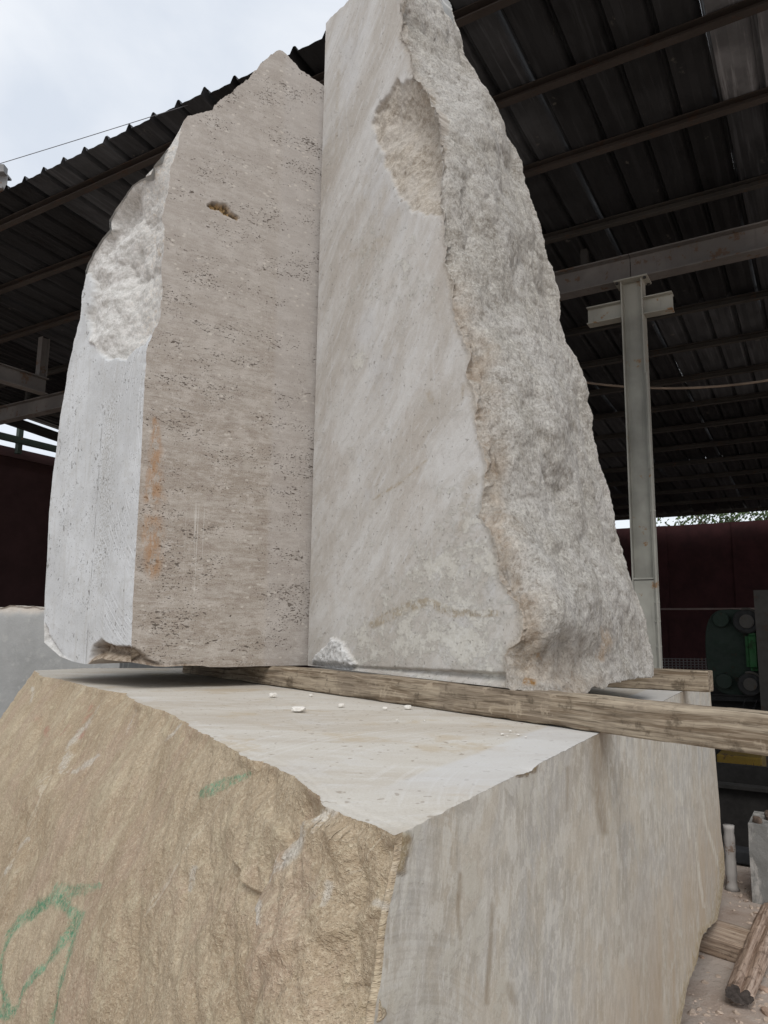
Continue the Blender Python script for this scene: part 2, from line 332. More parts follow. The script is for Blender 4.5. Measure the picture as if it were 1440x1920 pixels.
def mat_base_front():
    t = NT('split_limestone_front', .95, .15); pc = t.attr('pc', True); w = t.warp(pc, 6, .04)
    diag = t.map(w, (1, 1, 1), (0, 0, math.radians(33)))
    st = t.noise(t.map(diag, (34, 9, 14)), 1., 7, .75); big = t.noise(w, 2.1, 5, .65); mid = t.noise(w, 11, 7, .75)
    c = t.mix(t.rmp(big, .40, .60), (.375, .295, .205), (.43, .35, .25))
    c = t.mix(t.rmp(mid, .52, .62, 0, .55), c, (.50, .43, .305)); c = t.mix(t.rmp(mid, .48, .38, 0, .4), c, (.31, .24, .155))
    c = t.mix(t.rmp(t.noise(t.map(w, (1, 1, 1), (0, 0, 0), (5, 3, 1)), 4.2, 5, .68), .50, .62, 0, .6), c, (.40, .30, .225))
    c = t.mix(t.rmp(st, .53, .64, 0, .4), c, (.54, .47, .345)); c = t.mix(t.rmp(st, .47, .36, 0, .28), c, (.28, .215, .14))
    c, g = grit(t, pc, c, 210, (.27, .205, .125), (.66, .58, .43), .5)
    vn_ = t.n('TexNoise'); t.set(vn_.inputs['Vector'], t.map(diag, (5.5, .8, 2))); vn_.inputs['Scale'].default_value = 1.; vn_.inputs['Detail'].default_value = 5; vn_.inputs['Distortion'].default_value = .7
    vein = t.rmp(t.math('ABSOLUTE', t.math('SUBTRACT', vn_.outputs[0], .5)), .008, .002); vein = t.math('MULTIPLY', vein, t.rmp(t.noise(w, 3, 3), .54, .62))
    c = t.mix(t.math('MULTIPLY', vein, .5), c, (.58, .52, .42))
    wh = t.attr('white'); c = t.mix(t.math('MULTIPLY', wh, t.rmp(t.math('ADD', mid, t.math('MULTIPLY', wh, .10)), .50, .62, 0, .65)), c, t.mix(t.rmp(g, .4, .6), (.42, .395, .35), (.62, .60, .55)))
    rd = t.attr('red'); c = t.mix(t.math('MULTIPLY', rd, t.rmp(st, .46, .58, 0, .6)), c, (.36, .16, .12))
    gr = t.attr('green'); gm = t.math('MULTIPLY', t.rmp(gr, .05, .8), t.rmp(t.math('ADD', t.math('ADD', t.math('MULTIPLY', g, .7), t.math('MULTIPLY', st, .6)), t.math('MULTIPLY', gr, .33)), .76, 1.0, 0, .9)); gm = t.math('MULTIPLY', gm, t.rmp(t.noise(pc, 110, 4, .8), .43, .55, .3, 1))
    c = t.mix(gm, c, t.mix(t.rmp(t.noise(pc, 30, 4), .4, .6), (.06, .22, .125), (.15, .33, .21)))
    n = t.bump(mid, .9, .030); n = t.bump(st, .22, .006, n); n = t.bump(g, .6, .003, n)
    return t.done(c, n)
def mat_base_top():
    t = NT('sawn_top', .6, .3); ob = t.obj(); w = t.warp(t.warp(ob, 1.5, .25), 12, .02)
    a = t.noise(t.map(w, (1.2, 5, 1), (0, 0, .9)), 1., 7, .66); b = t.noise(t.map(w, (9, 40, 1), (0, 0, .9)), 1., 5, .7); d = t.noise(w, 4, 6, .68)
    c = t.mix(t.rmp(a, .38, .62), (.45, .405, .34), (.53, .50, .445))
    c = t.mix(t.rmp(b, .53, .64, 0, .4), c, (.60, .585, .56)); c = t.mix(t.rmp(d, .55, .64, 0, .55), c, (.43, .345, .23)); c = t.mix(t.rmp(d, .45, .36, 0, .4), c, (.56, .55, .53))
    ar = t.n('VectorMath'); ar.operation = 'DISTANCE'; t.t.links.new(t.warp(ob, 2, .05), ar.inputs[0]); ar.inputs[1].default_value = (.9, .9, 1.3)
    sn = t.n('TexNoise'); sn.noise_dimensions = '1D'; t.set(sn.inputs['W'], ar.outputs['Value']); sn.inputs['Scale'].default_value = 80; sn.inputs['Detail'].default_value = 4
    c = t.mix(t.math('MULTIPLY', t.rmp(sn.outputs[0], .52, .64, 0, .25), t.rmp(t.noise(ob, 3, 3), .45, .58)), c, (.64, .63, .61))
    sc2 = t.n('TexNoise'); t.set(sc2.inputs['Vector'], t.map(w, (2.3, 2.3, 1))); sc2.inputs['Scale'].default_value = 1.; sc2.inputs['Detail'].default_value = 1; sc2.inputs['Distortion'].default_value = 1.4
    ln = t.math('MULTIPLY', t.rmp(t.math('ABSOLUTE', t.math('SUBTRACT', sc2.outputs[0], .5)), .003, .001), t.rmp(t.noise(ob, 5, 3), .54, .60)); c = t.mix(t.math('MULTIPLY', ln, .5), c, (.35, .28, .19))
    c, g = grit(t, ob, c, 260, (.34, .30, .25), (.60, .585, .56), .35)
    dk = t.rmp(t.noise(t.map(ob, (70, 50, 1)), 1., 1), .69, .72, 0, .6); c = t.mix(dk, c, (.25, .2, .15))
    sx = t.n('SeparateXYZ'); t.t.links.new(t.attr('pc', True), sx.inputs[0])
    ed = t.math('MULTIPLY', t.rmp(sx.outputs[2], .13, .115), t.rmp(sx.outputs[0], .1, .3)); c = t.mix(t.math('MULTIPLY', ed, .5), c, (.56, .565, .57))
    n = t.bump(t.math('ADD', g, t.math('MULTIPLY', sn.outputs[0], .5)), .35, .002)
    return t.done(c, n, t.rmp(a, .3, .7, .55, .8))
def mat_base_right():
    t = NT('sawn_streaked_side', .8, .25); pc = t.attr('pc', True); w = t.warp(t.warp(pc, 2.5, .06), 14, .012)
    tl = t.map(w, (1, 1, 1), (0, 0, math.radians(9)))
    s1 = t.noise(t.map(tl, (5, .9, 1)), 1., 6, .66); s2 = t.noise(t.map(tl, (34, 12, 1)), 1., 6, .70); s3 = t.noise(t.map(tl, (95, 26, 1)), 1., 4, .62); bl = t.noise(w, 3, 5, .65)
    c = t.mix(t.rmp(s1, .38, .62), (.43, .39, .325), (.51, .485, .435))
    c = t.mix(t.rmp(bl, .48, .60, 0, .7), c, (.44, .43, .405)); c = t.mix(t.rmp(t.noise(t.map(w, (1.6, .8, 1), (0, 0, 0), (7, 2, 0)), 3.4, 6, .7), .50, .60, 0, .6), c, (.50, .44, .345))
    c = t.mix(t.rmp(s2, .53, .58, 0, .55), c, (.60, .575, .505)); c = t.mix(t.rmp(s2, .47, .38, 0, .4), c, (.33, .295, .235)); 
    c = t.mix(t.rmp(s3, .56, .62, 0, .5), c, (.65, .63, .575)); c = t.mix(t.rmp(s3, .44, .36, 0, .25), c, (.31, .28, .23))
    sp3 = t.noise(t.map(w, (1.0, 1, 1)), 22, 6, .64, .3); c = t.mix(t.rmp(sp3, .53, .58, 0, .55), c, (.62, .60, .54)); c = t.mix(t.rmp(sp3, .45, .38, 0, .45), c, (.36, .335, .285))
    bl2 = t.noise(t.map(w, (.8, .9, 1), (0, 0, .1), (3, 9, 0)), 5, 6, .62, .6); c = t.mix(t.rmp(bl2, .53, .60, 0, .5), c, (.53, .475, .385)); c = t.mix(t.rmp(bl2, .44, .36, 0, .3), c, (.43, .42, .40))
    c, g = grit(t, pc, c, 230, (.32, .29, .24), (.62, .60, .55), .3)
    sx = t.n('SeparateXYZ'); t.t.links.new(pc, sx.inputs[0])
    warm = t.rmp(sx.outputs[1], 1.05, .5, 0, .75); c = t.mix(t.math('MULTIPLY', t.math('MULTIPLY', warm, t.rmp(sx.outputs[0], .3, .8)), t.rmp(s1, .38, .6, .35, 1)), c, (.42, .325, .225))
    ar = t.n('VectorMath'); ar.operation = 'DISTANCE'; t.t.links.new(t.warp(pc, 4, .02), ar.inputs[0]); ar.inputs[1].default_value = (-.12, .62, 0)
    sn = t.n('TexNoise'); sn.noise_dimensions = '1D'; t.set(sn.inputs['W'], ar.outputs['Value']); sn.inputs['Scale'].default_value = 150; sn.inputs['Detail'].default_value = 4
    am = t.math('MULTIPLY', t.rmp(sx.outputs[0], .75, .3, 0, .6), t.rmp(t.noise(w, 5, 3), .42, .60)); c = t.mix(t.math('MULTIPLY', am, t.rmp(sn.outputs[0], .5, .62, 0, .4)), c, (.54, .53, .49)); c = t.mix(t.math('MULTIPLY', am, t.rmp(sn.outputs[0], .47, .38, 0, .30)), c, (.33, .31, .27))
    pc_ = t.attr('crust'); cm = t.rmp(t.math('ADD', t.noise(t.map(w, (.9, 1, 1)), 12, 8, .70, .3), t.math('MULTIPLY', pc_, .05)), .57, .62)
    c = t.mix(t.math('MULTIPLY', cm, .6), c, (.53, .505, .435))
    br = t.attr('brown'); c = t.mix(t.math('MULTIPLY', br, t.rmp(s2, .42, .58, .6, 1)), c, (.26, .205, .14))
    wh = t.attr('white'); c = t.mix(t.math('MULTIPLY', wh, t.rmp(s2, .42, .54, 0, .8)), c, (.62, .59, .51))
    ro = t.attr('rough'); rn = t.noise(pc, 60, 6, .75); c = t.mix(ro, c, t.mix(t.rmp(rn, .38, .62), (.33, .23, .11), (.60, .52, .38)))
    h = t.math('ADD', t.math('MULTIPLY', s2, .5), t.math('MULTIPLY', cm, .3)); h = t.math('ADD', h, t.math('MULTIPLY', g, .45)); h = t.math('ADD', h, t.math('MULTIPLY', t.math('MULTIPLY', sn.outputs[0], am), .3))
    n = t.bump(h, .45, .003); n = t.bump(t.math('MULTIPLY', rn, ro), .9, .014, n)
    return t.done(c, n)
def mat_grey_block(name='grey_marble', dust=0.):
    t = NT(name, .8, .25); ob = t.obj(); w = t.warp(ob, 2, .2)
    a = t.noise(w, 2.2, 5, .6); b = t.noise(w, 16, 6, .7)
    c = t.mix(t.rmp(a, .35, .65), (.25, .255, .25), (.33, .335, .33)); c = t.mix(t.rmp(b, .52, .7, 0, .4), c, (.45, .45, .43))
    vn_ = t.n('TexNoise'); t.set(vn_.inputs['Vector'], t.map(w, (.8, .8, .9), (0, .6, 0))); vn_.inputs['Scale'].default_value = 1.3; vn_.inputs['Detail'].default_value = 3
    vein = t.rmp(t.math('ABSOLUTE', t.math('SUBTRACT', vn_.outputs[0], .5)), .008, .002); c = t.mix(t.math('MULTIPLY', vein, .6), c, (.55, .55, .53))
    if dust: c = t.mix(t.rmp(t.noise(t.map(w, (9, 9, 2.5)), 1., 6, .75), .46, .60, 0, .8), t.mix(.7, c, (.13, .125, .115)), (.40, .38, .355))
    ro = t.attr('rough'); c = t.mix(ro, c, t.mix(b, (.42, .36, .30), (.70, .66, .60)))
    n = t.bump(t.noise(ob, 60, 5, .7), .5, .006); return t.done(c, n)
def mat_wood(name, c1, c2, c3, ax=0, s=1.):
    t = NT(name, .9, .15); ob = t.obj(); w = t.warp(ob, 5 * s, .012)
    sc = [60 * s, 60 * s, 60 * s]; sc[ax] = 3.5 * s; sg = [160 * s] * 3; sg[ax] = 6 * s
    g = t.noise(t.map(w, tuple(sc)), 1., 5, .65); f = t.noise(t.map(w, tuple(sg)), 1., 3, .6); b = t.noise(ob, 6 * s, 4, .6)
    c = t.mix(t.rmp(g, .38, .62), c1, c2); c = t.mix(t.rmp(b, .46, .58, 0, .7), c, c3); c = t.mix(t.rmp(f, .53, .63, 0, .4), c, tuple(min(.8, x * 1.4) for x in c2)); c = t.mix(t.rmp(f, .46, .36, 0, .6), c, tuple(x * .45 for x in c1))
    b2 = t.noise(t.map(ob, (1, 1, 1), (0, 0, 0), (3, 1, 2)), 14 * s, 5, .7); c = t.mix(t.rmp(b2, .55, .66, 0, .65), c, tuple(x * .4 for x in c1)); c = t.mix(t.rmp(b2, .44, .34, 0, .5), c, tuple(min(.8, x * 1.35) for x in c2))
    kn = t.voro(t.map(ob, (1.9, 9, 9)), 1., 'F1'); c = t.mix(t.rmp(kn, .035, .02, 0, .5), c, (.06, .045, .03))
    n = t.bump(g, .6, .004); n = t.bump(f, .5, .0015, n); return t.done(c, n)
def mat_metal(name, col, rust=(.16, .075, .035), amt=.5, rough=.6, sc=9., dust=0.):
    t = NT(name, rough, .35); ob = t.obj(); w = t.warp(ob, 4, .08)
    a = t.noise(w, sc, 7, .72); b = t.noise(w, 2.2, 4, .6)
    c = t.mix(t.rmp(b, .35, .65), tuple(x * .8 for x in col), tuple(min(.9, x * 1.15) for x in col))
    th = .64 - .10 * amt; c = t.mix(t.rmp(a, th, th + .05, 0, .9), c, t.mix(t.noise(ob, 60, 4, .7), rust, tuple(x * 1.8 for x in rust)))
    st = t.noise(t.map(ob, (35, 35, 2)), 1., 3, .6); c = t.mix(t.rmp(st, .55, .75, 0, .35), c, tuple(x * .55 for x in col))
    n = t.bump(a, .3, .003); return t.done(c, n, t.rmp(a, .4, .7, rough, .95))
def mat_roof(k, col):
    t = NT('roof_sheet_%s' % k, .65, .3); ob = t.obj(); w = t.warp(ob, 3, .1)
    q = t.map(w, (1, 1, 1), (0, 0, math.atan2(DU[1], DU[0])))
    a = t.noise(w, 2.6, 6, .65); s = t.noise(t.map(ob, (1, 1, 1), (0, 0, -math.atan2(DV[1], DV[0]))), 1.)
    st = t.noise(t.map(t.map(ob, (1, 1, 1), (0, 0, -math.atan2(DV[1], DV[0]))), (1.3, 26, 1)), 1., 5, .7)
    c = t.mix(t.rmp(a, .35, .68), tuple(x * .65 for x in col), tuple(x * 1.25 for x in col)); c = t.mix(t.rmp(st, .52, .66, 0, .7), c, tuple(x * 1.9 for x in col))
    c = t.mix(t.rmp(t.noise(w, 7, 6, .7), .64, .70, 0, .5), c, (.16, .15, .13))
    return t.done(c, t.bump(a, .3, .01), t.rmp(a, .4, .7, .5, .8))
def mat_plain(name, col, rough=.8, var=.25, sc=8.):
    t = NT(name, rough, .25); ob = t.obj(); a = t.noise(ob, sc, 6, .68)
    c = t.mix(t.rmp(a, .3, .7), tuple(x * (1 - var) for x in col), tuple(x * (1 + var) for x in col)); return t.done(c, t.bump(a, .3, .005))
def mat_ground():
    t = NT('dusty_ground', .95, .1); ob = t.obj(); w = t.warp(ob, 2, .2)
    a = t.noise(w, 1.4, 6, .62); b = t.noise(w, 9, 6, .7); g = t.noise(ob, 70, 4, .75)
    c = t.mix(t.rmp(a, .38, .62), (.35, .27, .22), (.42, .36, .315)); c = t.mix(t.rmp(b, .5, .7, 0, .7), c, (.46, .40, .35)); c = t.mix(t.rmp(b, .45, .3, 0, .6), c, (.25, .185, .14))
    c = t.mix(t.rmp(g, .62, .72, 0, .7), c, (.58, .54, .49)); c = t.mix(t.rmp(g, .4, .3, 0, .5), c, (.17, .13, .10))
    n = t.bump(b, .5, .03); n = t.bump(g, .7, .006, n); return t.done(c, n)

# ------------------------------------------------------------------ object helpers
def tag(o, label=None, cat=None, group=None, kind=None):
    if label: o['label'] = label
    if cat: o['category'] = cat
    if group: o['group'] = group
    if kind: o['kind'] = kind
    return o
def empty(name, loc): 
    o = bpy.data.objects.new(name, None); o.location = loc; o.empty_display_size = .1; COL.objects.link(o); return o
def link(name, bm, mats, parent=None, smooth=False, bevel=0.):
    bmesh.ops.recalc_face_normals(bm, faces=bm.faces)
    me = bpy.data.meshes.new(name); bm.to_mesh(me); bm.free()
    for m in (mats if isinstance(mats, (list, tuple)) else [mats]): me.materials.append(m)
    if smooth: me.polygons.foreach_set('use_smooth', [True] * len(me.polygons))
    o = bpy.data.objects.new(name, me); COL.objects.link(o)
    if parent is not None:
        o.parent = parent
        pm = Matrix.Identity(4); q = parent
        while q is not None: pm = Matrix.Translation(q.location) @ pm; q = q.parent
        me.transform(pm.inverted())
    if bevel > 0:
        b = o.modifiers.new('bevel', 'BEVEL'); b.width = bevel; b.segments = 2; b.limit_method = 'ANGLE'
    return o
def hexa(bm, c8):                                   # 8 corners: bottom ring, top ring
    v = [bm.verts.new(tuple(map(float, p))) for p in c8]
    for f in ((0, 3, 2, 1), (4, 5, 6, 7), (0, 1, 5, 4), (1, 2, 6, 5), (2, 3, 7, 6), (3, 0, 4, 7)): bm.faces.new([v[k] for k in f])
def obox(bm, c, ax, ay, az, sx, sy, sz):            # oriented box around a centre
    c = np.asarray(c, float); ax, ay, az = [np.asarray(a, float) for a in (ax, ay, az)]
    p = [c + ax * sx * i / 2 + ay * sy * j / 2 + az * sz * k / 2 for k in (-1, 1) for i, j in ((-1, -1), (1, -1), (1, 1), (-1, 1))]
    hexa(bm, p)
def ibeam(bm, p0, p1, h, w, tf=.009, tw=.007, up=ZZ, channel=0):
    p0 = np.asarray(p0, float); p1 = np.asarray(p1, float); d = p1 - p0; L = np.linalg.norm(d); d = d / L
    s = np.cross(d, up); s /= np.linalg.norm(s); up = np.cross(s, d)
    a, b, c, e = w / 2, h / 2, tw / 2, h / 2 - tf
    if channel: sh = channel * (w / 2 - c); prof = [(-a, -b), (a, -b), (a, -e), (c + sh if channel < 0 else a, -e), (c + sh if channel < 0 else a, e), (a, e), (a, b), (-a, b)] if channel < 0 else [(a, -b), (a, b), (-a, b), (-a, e), (a - tw, e), (a - tw, -e), (-a, -e), (-a, -b)]
    else: prof = [(-a, -b), (a, -b), (a, -e), (c, -e), (c, e), (a, e), (a, b), (-a, b), (-a, e), (-c, e), (-c, -e), (-a, -e)]
    if channel < 0: prof = [(-a, -b), (a, -b), (a, -e), (-a + tw, -e), (-a + tw, e), (a, e), (a, b), (-a, b)]
    A = [bm.verts.new(tuple(p0 + s * x + up * y)) for x, y in prof]; B = [bm.verts.new(tuple(p1 + s * x + up * y)) for x, y in prof]
    n = len(prof)
    for k in range(n): bm.faces.new([A[k], A[(k + 1) % n], B[(k + 1) % n], B[k]])
    bm.faces.new(A[::-1]); bm.faces.new(B)
def tube(bm, pts, r, n=8, cap=True, rf=None):
    pts = [np.asarray(p, float) for p in pts]; rings = []
    for k, p in enumerate(pts):
        d = pts[min(k + 1, len(pts) - 1)] - pts[max(k - 1, 0)]; d /= np.linalg.norm(d)
        a = np.cross(d, ZZ if abs(d[2]) < .9 else np.array([1., 0, 0])); a /= np.linalg.norm(a); b = np.cross(d, a)
        rr = r if rf is None else rf[k]
        rings.append([bm.verts.new(tuple(p + a * rr * math.cos(t) + b * rr * math.sin(t))) for t in [2 * math.pi * i / n for i in range(n)]])
    for k in range(len(rings) - 1):
        for i in range(n): bm.faces.new([rings[k][i], rings[k][(i + 1) % n], rings[k + 1][(i + 1) % n], rings[k + 1][i]])
    if cap: bm.faces.new(rings[0][::-1]); bm.faces.new(rings[-1])
def disc(bm, c, ax, r, t, n=28, r2=None):
    c = np.asarray(c, float); ax = np.asarray(ax, float); tube(bm, [c - ax * t / 2, c + ax * t / 2], r, n, True, [r, r if r2 is None else r2])
def timber(name, p0, p1, wdir, w, h, mat, seed, ns=160, amp=.003, splint=.010, label='', group=None):
    # rough sawn beam: p0-p1 is the lower near edge, wdir points to the far side
    p0 = np.asarray(p0, float); p1 = np.asarray(p1, float); L = np.linalg.norm(p1 - p0); d = (p1 - p0) / L; wdir = np.asarray(wdir, float)
    wdir = wdir - d * np.dot(wdir, d); wdir /= np.linalg.norm(wdir); up = np.cross(wdir, d); up = up if up[2] > 0 else -up
    k = 16; ring = []
    for a, b, c, e in ((0, 0, 1, 0), (1, 0, 0, 1), (1, 1, -1, 0), (0, 1, 0, -1)):
        for i in range(k): ring.append((a + c * i / k, b + e * i / k))
    ring = np.array(ring); n = len(ring); ts = np.linspace(0, 1, ns)
    V = np.zeros((ns, n, 3))
    cx = ring - .5; rr = .5 - .045; q = np.sign(cx) * np.minimum(np.abs(cx), .5); cor = np.minimum(np.abs(np.abs(cx[:, 0]) - .5), 1) * 0
    for i, t in enumerate(ts):
        V[i] = p0 + d * L * t + wdir * (ring[:, :1] * w) + up * (ring[:, 1:] * h)
    P = V.reshape(-1, 3); loc = np.stack([(P - p0) @ d, (P - p0) @ wdir, (P - p0) @ up], 1)
    an = loc * np.array([4, 30, 30]) + seed; out = (wdir[None] * (np.tile(cx[:, :1], (ns, 1)) * 2) + up[None] * (np.tile(cx[:, 1:], (ns, 1)) * 2))
    out /= np.linalg.norm(out, axis=1)[:, None]
    P = P + out * (amp * fbm(an, 1., 4))[:, None]
    corner = np.tile(np.clip(1 - np.minimum(np.abs(np.abs(cx[:, 0]) - .5) , 1) * 8, 0, 1) * np.clip(1 - np.abs(np.abs(cx[:, 1]) - .5) * 8, 0, 1), ns)
    P = P - out * (corner * (.0012 + splint * np.clip(fbm(loc * np.array([7, 3, 3]) + seed * 2, 1., 4) * 1.6, 0, 1)))[:, None]
    P = P - out * (.0022 * np.clip(ridge(loc * np.array([1.6, 45, 45]) + seed, 1., 3, .6) - .25, 0, 1) * 1.6 + .0012 * np.clip(fbm(loc * np.array([6, 12, 12]) + seed, 1., 4, .6), 0, 1))[:, None]
    P = P.reshape(ns, n, 3); me = bpy.data.meshes.new(name); org = p0.copy()
    vs = (P.reshape(-1, 3) - org); R = np.stack([d, wdir, up], 1)
    vs = vs @ R; fs = []
    for i in range(ns - 1):
        for j in range(n): fs.append((i * n + j, i * n + (j + 1) % n, (i + 1) * n + (j + 1) % n, (i + 1) * n + j))
    fs.append(tuple(range(n))[::-1]); fs.append(tuple((ns - 1) * n + j for j in range(n)))
    me.from_pydata(vs.tolist(), [], fs); me.materials.append(mat)
    me.polygons.foreach_set('use_smooth', [True] * (len(fs) - 2) + [False] * 2)
    o = bpy.data.objects.new(name, me); COL.objects.link(o)
    o.matrix_world = Matrix(((d[0], wdir[0], up[0], org[0]), (d[1], wdir[1], up[1], org[1]), (d[2], wdir[2], up[2], org[2]), (0, 0, 0, 1)))
    return tag(o, label, 'timber', group)

# ------------------------------------------------------------------ ground
def build_ground():
    bm = bmesh.new(); bmesh.ops.create_grid(bm, x_segments=60, y_segments=60, size=1)
    for v in bm.verts:
        x, y = v.co.x, v.co.y; x = math.copysign(abs(x) ** 3.2, x) * 200; y = math.copysign(abs(y) ** 3.2, y) * 200
        v.co = (x + 1, y + 3, G + .012 * math.sin(x * 2.3 + y * 1.1) * (abs(x) < 30))
    o = link('ground', bm, mat_ground(), smooth=True); tag(o, kind='structure')
build_ground()

# ------------------------------------------------------------------ shed
RS = -.08
def roofz(v, up=0.): return 4.9 + RS * v + up      # underside of the purlins
def build_shed():
    sh = tag(empty('steel_shed', sp(5, 9, G)), 'big dark open-sided steel shed with ribbed sheet roof behind the stacked stone blocks', 'shed')
    U1, U0_, pitch = 9.9, -2.4, .225; nr = 4; eave = 2.93
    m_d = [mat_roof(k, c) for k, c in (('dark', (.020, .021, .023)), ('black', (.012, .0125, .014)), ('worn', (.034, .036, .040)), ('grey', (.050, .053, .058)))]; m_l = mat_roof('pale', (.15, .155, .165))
    ends = [eave, 4.47, 6.82, 9.17, 11.5, 13.85, 15.0]; u0 = .385
    cols = range(int((U0_ - u0) // (pitch * nr)), int((U1 - u0) // (pitch * nr)) + 1)
    lift = .062
    for ci in cols:
        ua = u0 + ci * pitch * nr; ub = min(ua + pitch * nr, U1)
        for r in range(len(ends) - 1):
            va, vb = ends[r] + (0 if r == 0 else -.04) + random.uniform(-.015, .015), ends[r + 1] + random.uniform(0, .03); bm = bmesh.new()
            prof = []; nn = max(1, int(round((ub - ua) / pitch)))
            dz = .004 * (r % 2) + .002 * (ci % 2)
            for k in range(nn):
                b = ua + k * pitch; prof += [(b + .0, .040), (b + .012, .040), (b + .034, .0), (b + .08, .003), (b + .125, -.002), (b + .17, .003), (b + .203, .0), (b + .216, .033)]
            prof.append((ua + nn * pitch, .036))
            nv = 5; rows = []; jit = [random.uniform(-.006, .006) for _ in range(nv)]
            for s in (0, 1):
                for i in range(nv):
                    v = va + (vb - va) * i / (nv - 1)
                    rows.append([bm.verts.new(tuple(sp(u, v, roofz(v, lift + z + dz + s * .0015 + jit[i])))) for u, z in prof])
            for i in range(nv - 1):
                for j in range(len(prof) - 1):
                    bm.faces.new([rows[i][j], rows[i][j + 1], rows[i + 1][j + 1], rows[i + 1][j]]); bm.faces.new([rows[nv + i][j], rows[nv + i + 1][j], rows[nv + i + 1][j + 1], rows[nv + i][j + 1]])
            for j in range(len(prof) - 1):
                bm.faces.new([rows[0][j + 1], rows[0][j], rows[nv][j], rows[nv][j + 1]]); bm.faces.new([rows[nv - 1][j], rows[nv - 1][j + 1], rows[-1][j + 1], rows[-1][j]])
            for i in range(nv - 1):
                bm.faces.new([rows[i][0], rows[i + 1][0], rows[nv + i + 1][0], rows[nv + i][0]]); bm.faces.new([rows[i + 1][-1], rows[i][-1], rows[nv + i][-1], rows[nv + i + 1][-1]])
            pale = (ci == -1 and r == 0) or (ci == -1 and r == 0)
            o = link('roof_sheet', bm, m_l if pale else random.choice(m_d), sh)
            if pale: tag(o, 'pale grey roof sheet among dark ones')
    m_p = mat_metal('purlin_rusty', (.050, .041, .036), (.042, .027, .020), .75, .8)
    m_g = mat_metal('purlin_grey', (.048, .044, .040), (.05, .032, .022), .5, .8)
    vs = [3.14, 3.765, 4.42, 5.22, 5.98, 6.80, 7.58, 8.36, 9.15, 9.92, 10.72, 11.48, 12.27, 13.05, 13.85, 14.75]
    for k, v in enumerate(vs):
        bm = bmesh.new(); ibeam(bm, sp(U0_, v, roofz(v, .030)), sp(U1 - .05, v, roofz(v, .030)), .06, .05, .005, .005, channel=1)
        link('purlin', bm, m_p if k < 3 else m_g, sh)
    # rafters (along the fall)
    m_b = mat_metal('beam_paint', (.155, .145, .138), (.085, .055, .038), .75, .7, 7)
    m_dk = mat_metal('dark_steel', (.04, .038, .036), (.05, .03, .02), .4, .8)
    for u in (9.75,):
        bm = bmesh.new(); ibeam(bm, sp(u, 3.1, roofz(3.1, -.062)), sp(u, 14.9, roofz(14.9, -.062)), .12, .08); link('rafter', bm, m_dk, sh)
    # main eaves-parallel beam in front of the column
    vb = 5.45; zb = atv(1190, 527, vb)[2]; ztop = atv(1190, 480, vb)[2]; h = ztop - zb; zc = (ztop + zb) / 2
    for ua, ub in ((-2.4, None), (None, 9.8)):
        uj = np.dot(atv(1182, 500, vb), DU); a = sp(ua if ua is not None else uj + .003, vb, zc); b = sp(uj - .003 if ub is None else ub, vb, zc)
        bm = bmesh.new(); ibeam(bm, a, b, h, .12, .011, .008); o = link('main_beam', bm, m_b, sh)
    # short posts carrying roof on beam
    for u in (-1.2, 1.5, 3.6, 6.2, 8.6):
        bm = bmesh.new(); z1 = roofz(vb, 0); obox(bm, sp(u, vb, (ztop + z1) / 2), DU, DV, ZZ, .05, .05, max(.02, z1 - ztop)); link('post', bm, m_dk, sh)
    # column
    m_c = mat_metal('column_paint', (.34, .335, .295), (.20, .115, .055), .45, .7, 5)
    pc = atv(1186, 527, vb); uc = np.dot(pc, DU); zt = zb - .001
    colo = empty('column', sp(uc, vb, G)); colo.parent = sh; colo.location = Vector(sp(uc, vb, G)) - sh.location
    bm = bmesh.new(); ibeam(bm, sp(uc, vb, G), sp(uc, vb, zt), .155, .125, .009, .007, up=DU); link('shaft', bm, m_c, colo)
    bm = bmesh.new(); obox(bm, sp(uc, vb, zt - .006), DU, DV, ZZ, .24, .17, .010); link('cap_plate', bm, m_c, colo)
    for i in (-1, 1):
        for j in (-1, 1):
            bm = bmesh.new(); disc(bm, sp(uc + i * .1, vb + j * .065, zt - .018), ZZ, .011, .016, 6); link('bolt', bm, m_dk, colo)
    zs = atv(1210, 1086, vb)[2]
    bm = bmesh.new(); obox(bm, sp(uc, vb - .02, zs), DU, DV, ZZ, .135, .09, .012); obox(bm, sp(uc, vb - .052, (zs + G) / 2), DU, DV, ZZ, .132, .008, zs - G - .02); link('stiffener', bm, m_c, colo)
    bm = bmesh.new(); tube(bm, [sp(uc - .085, vb - .07, G + .05), sp(uc - .085, vb - .07, atv(1232, 700, vb)[2])], .008, 8); link('conduit', bm, m_c, colo)
    for yy in (880, 960, 1130, 1165, 1212):
        bm = bmesh.new(); z = atv(1230, yy, vb)[2]; obox(bm, sp(uc - .085, vb - .066, z), DU, DV, ZZ, .034, .012, .012); link('pipe_clip', bm, m_c, colo)
    # crane-rail bracket stubs
    for xa, ya, xb, yb in ((1103, 596, 1166, 583), (1204, 577, 1262, 566)):
        a = atv(xa, ya, vb); b = atv(xb, yb, vb); ua, ub = np.dot(a, DU), np.dot(b, DU); z = (a[2] + b[2]) / 2
        bm = bmesh.new(); ibeam(bm, sp(ua, vb - .0, z), sp(ub, vb - .0, z), .135, .09, .009, .007); link('bracket', bm, m_c, colo)
    # second column to the left, off frame, and one far right
    for u in (10.0 - .3, -2.3):
        bm = bmesh.new(); ibeam(bm, sp(u, vb, G), sp(u, vb, zb - .001), .155, .125, .009, .007, up=DU); link('column', bm, m_c, sh)
    # back wall
    m_w = mat_plain('oxide_red_wall', (.034, .010, .011), .8, .3, 3)
    vw = 15.3; zw = atv(1300, 983, vw)[2]
    wall = empty('back_wall', sp(4, vw, G)); wall.parent = sh; wall.location = Vector(sp(4, vw, G)) - sh.location
    zr = atv(1300, 1142, vw)[2]
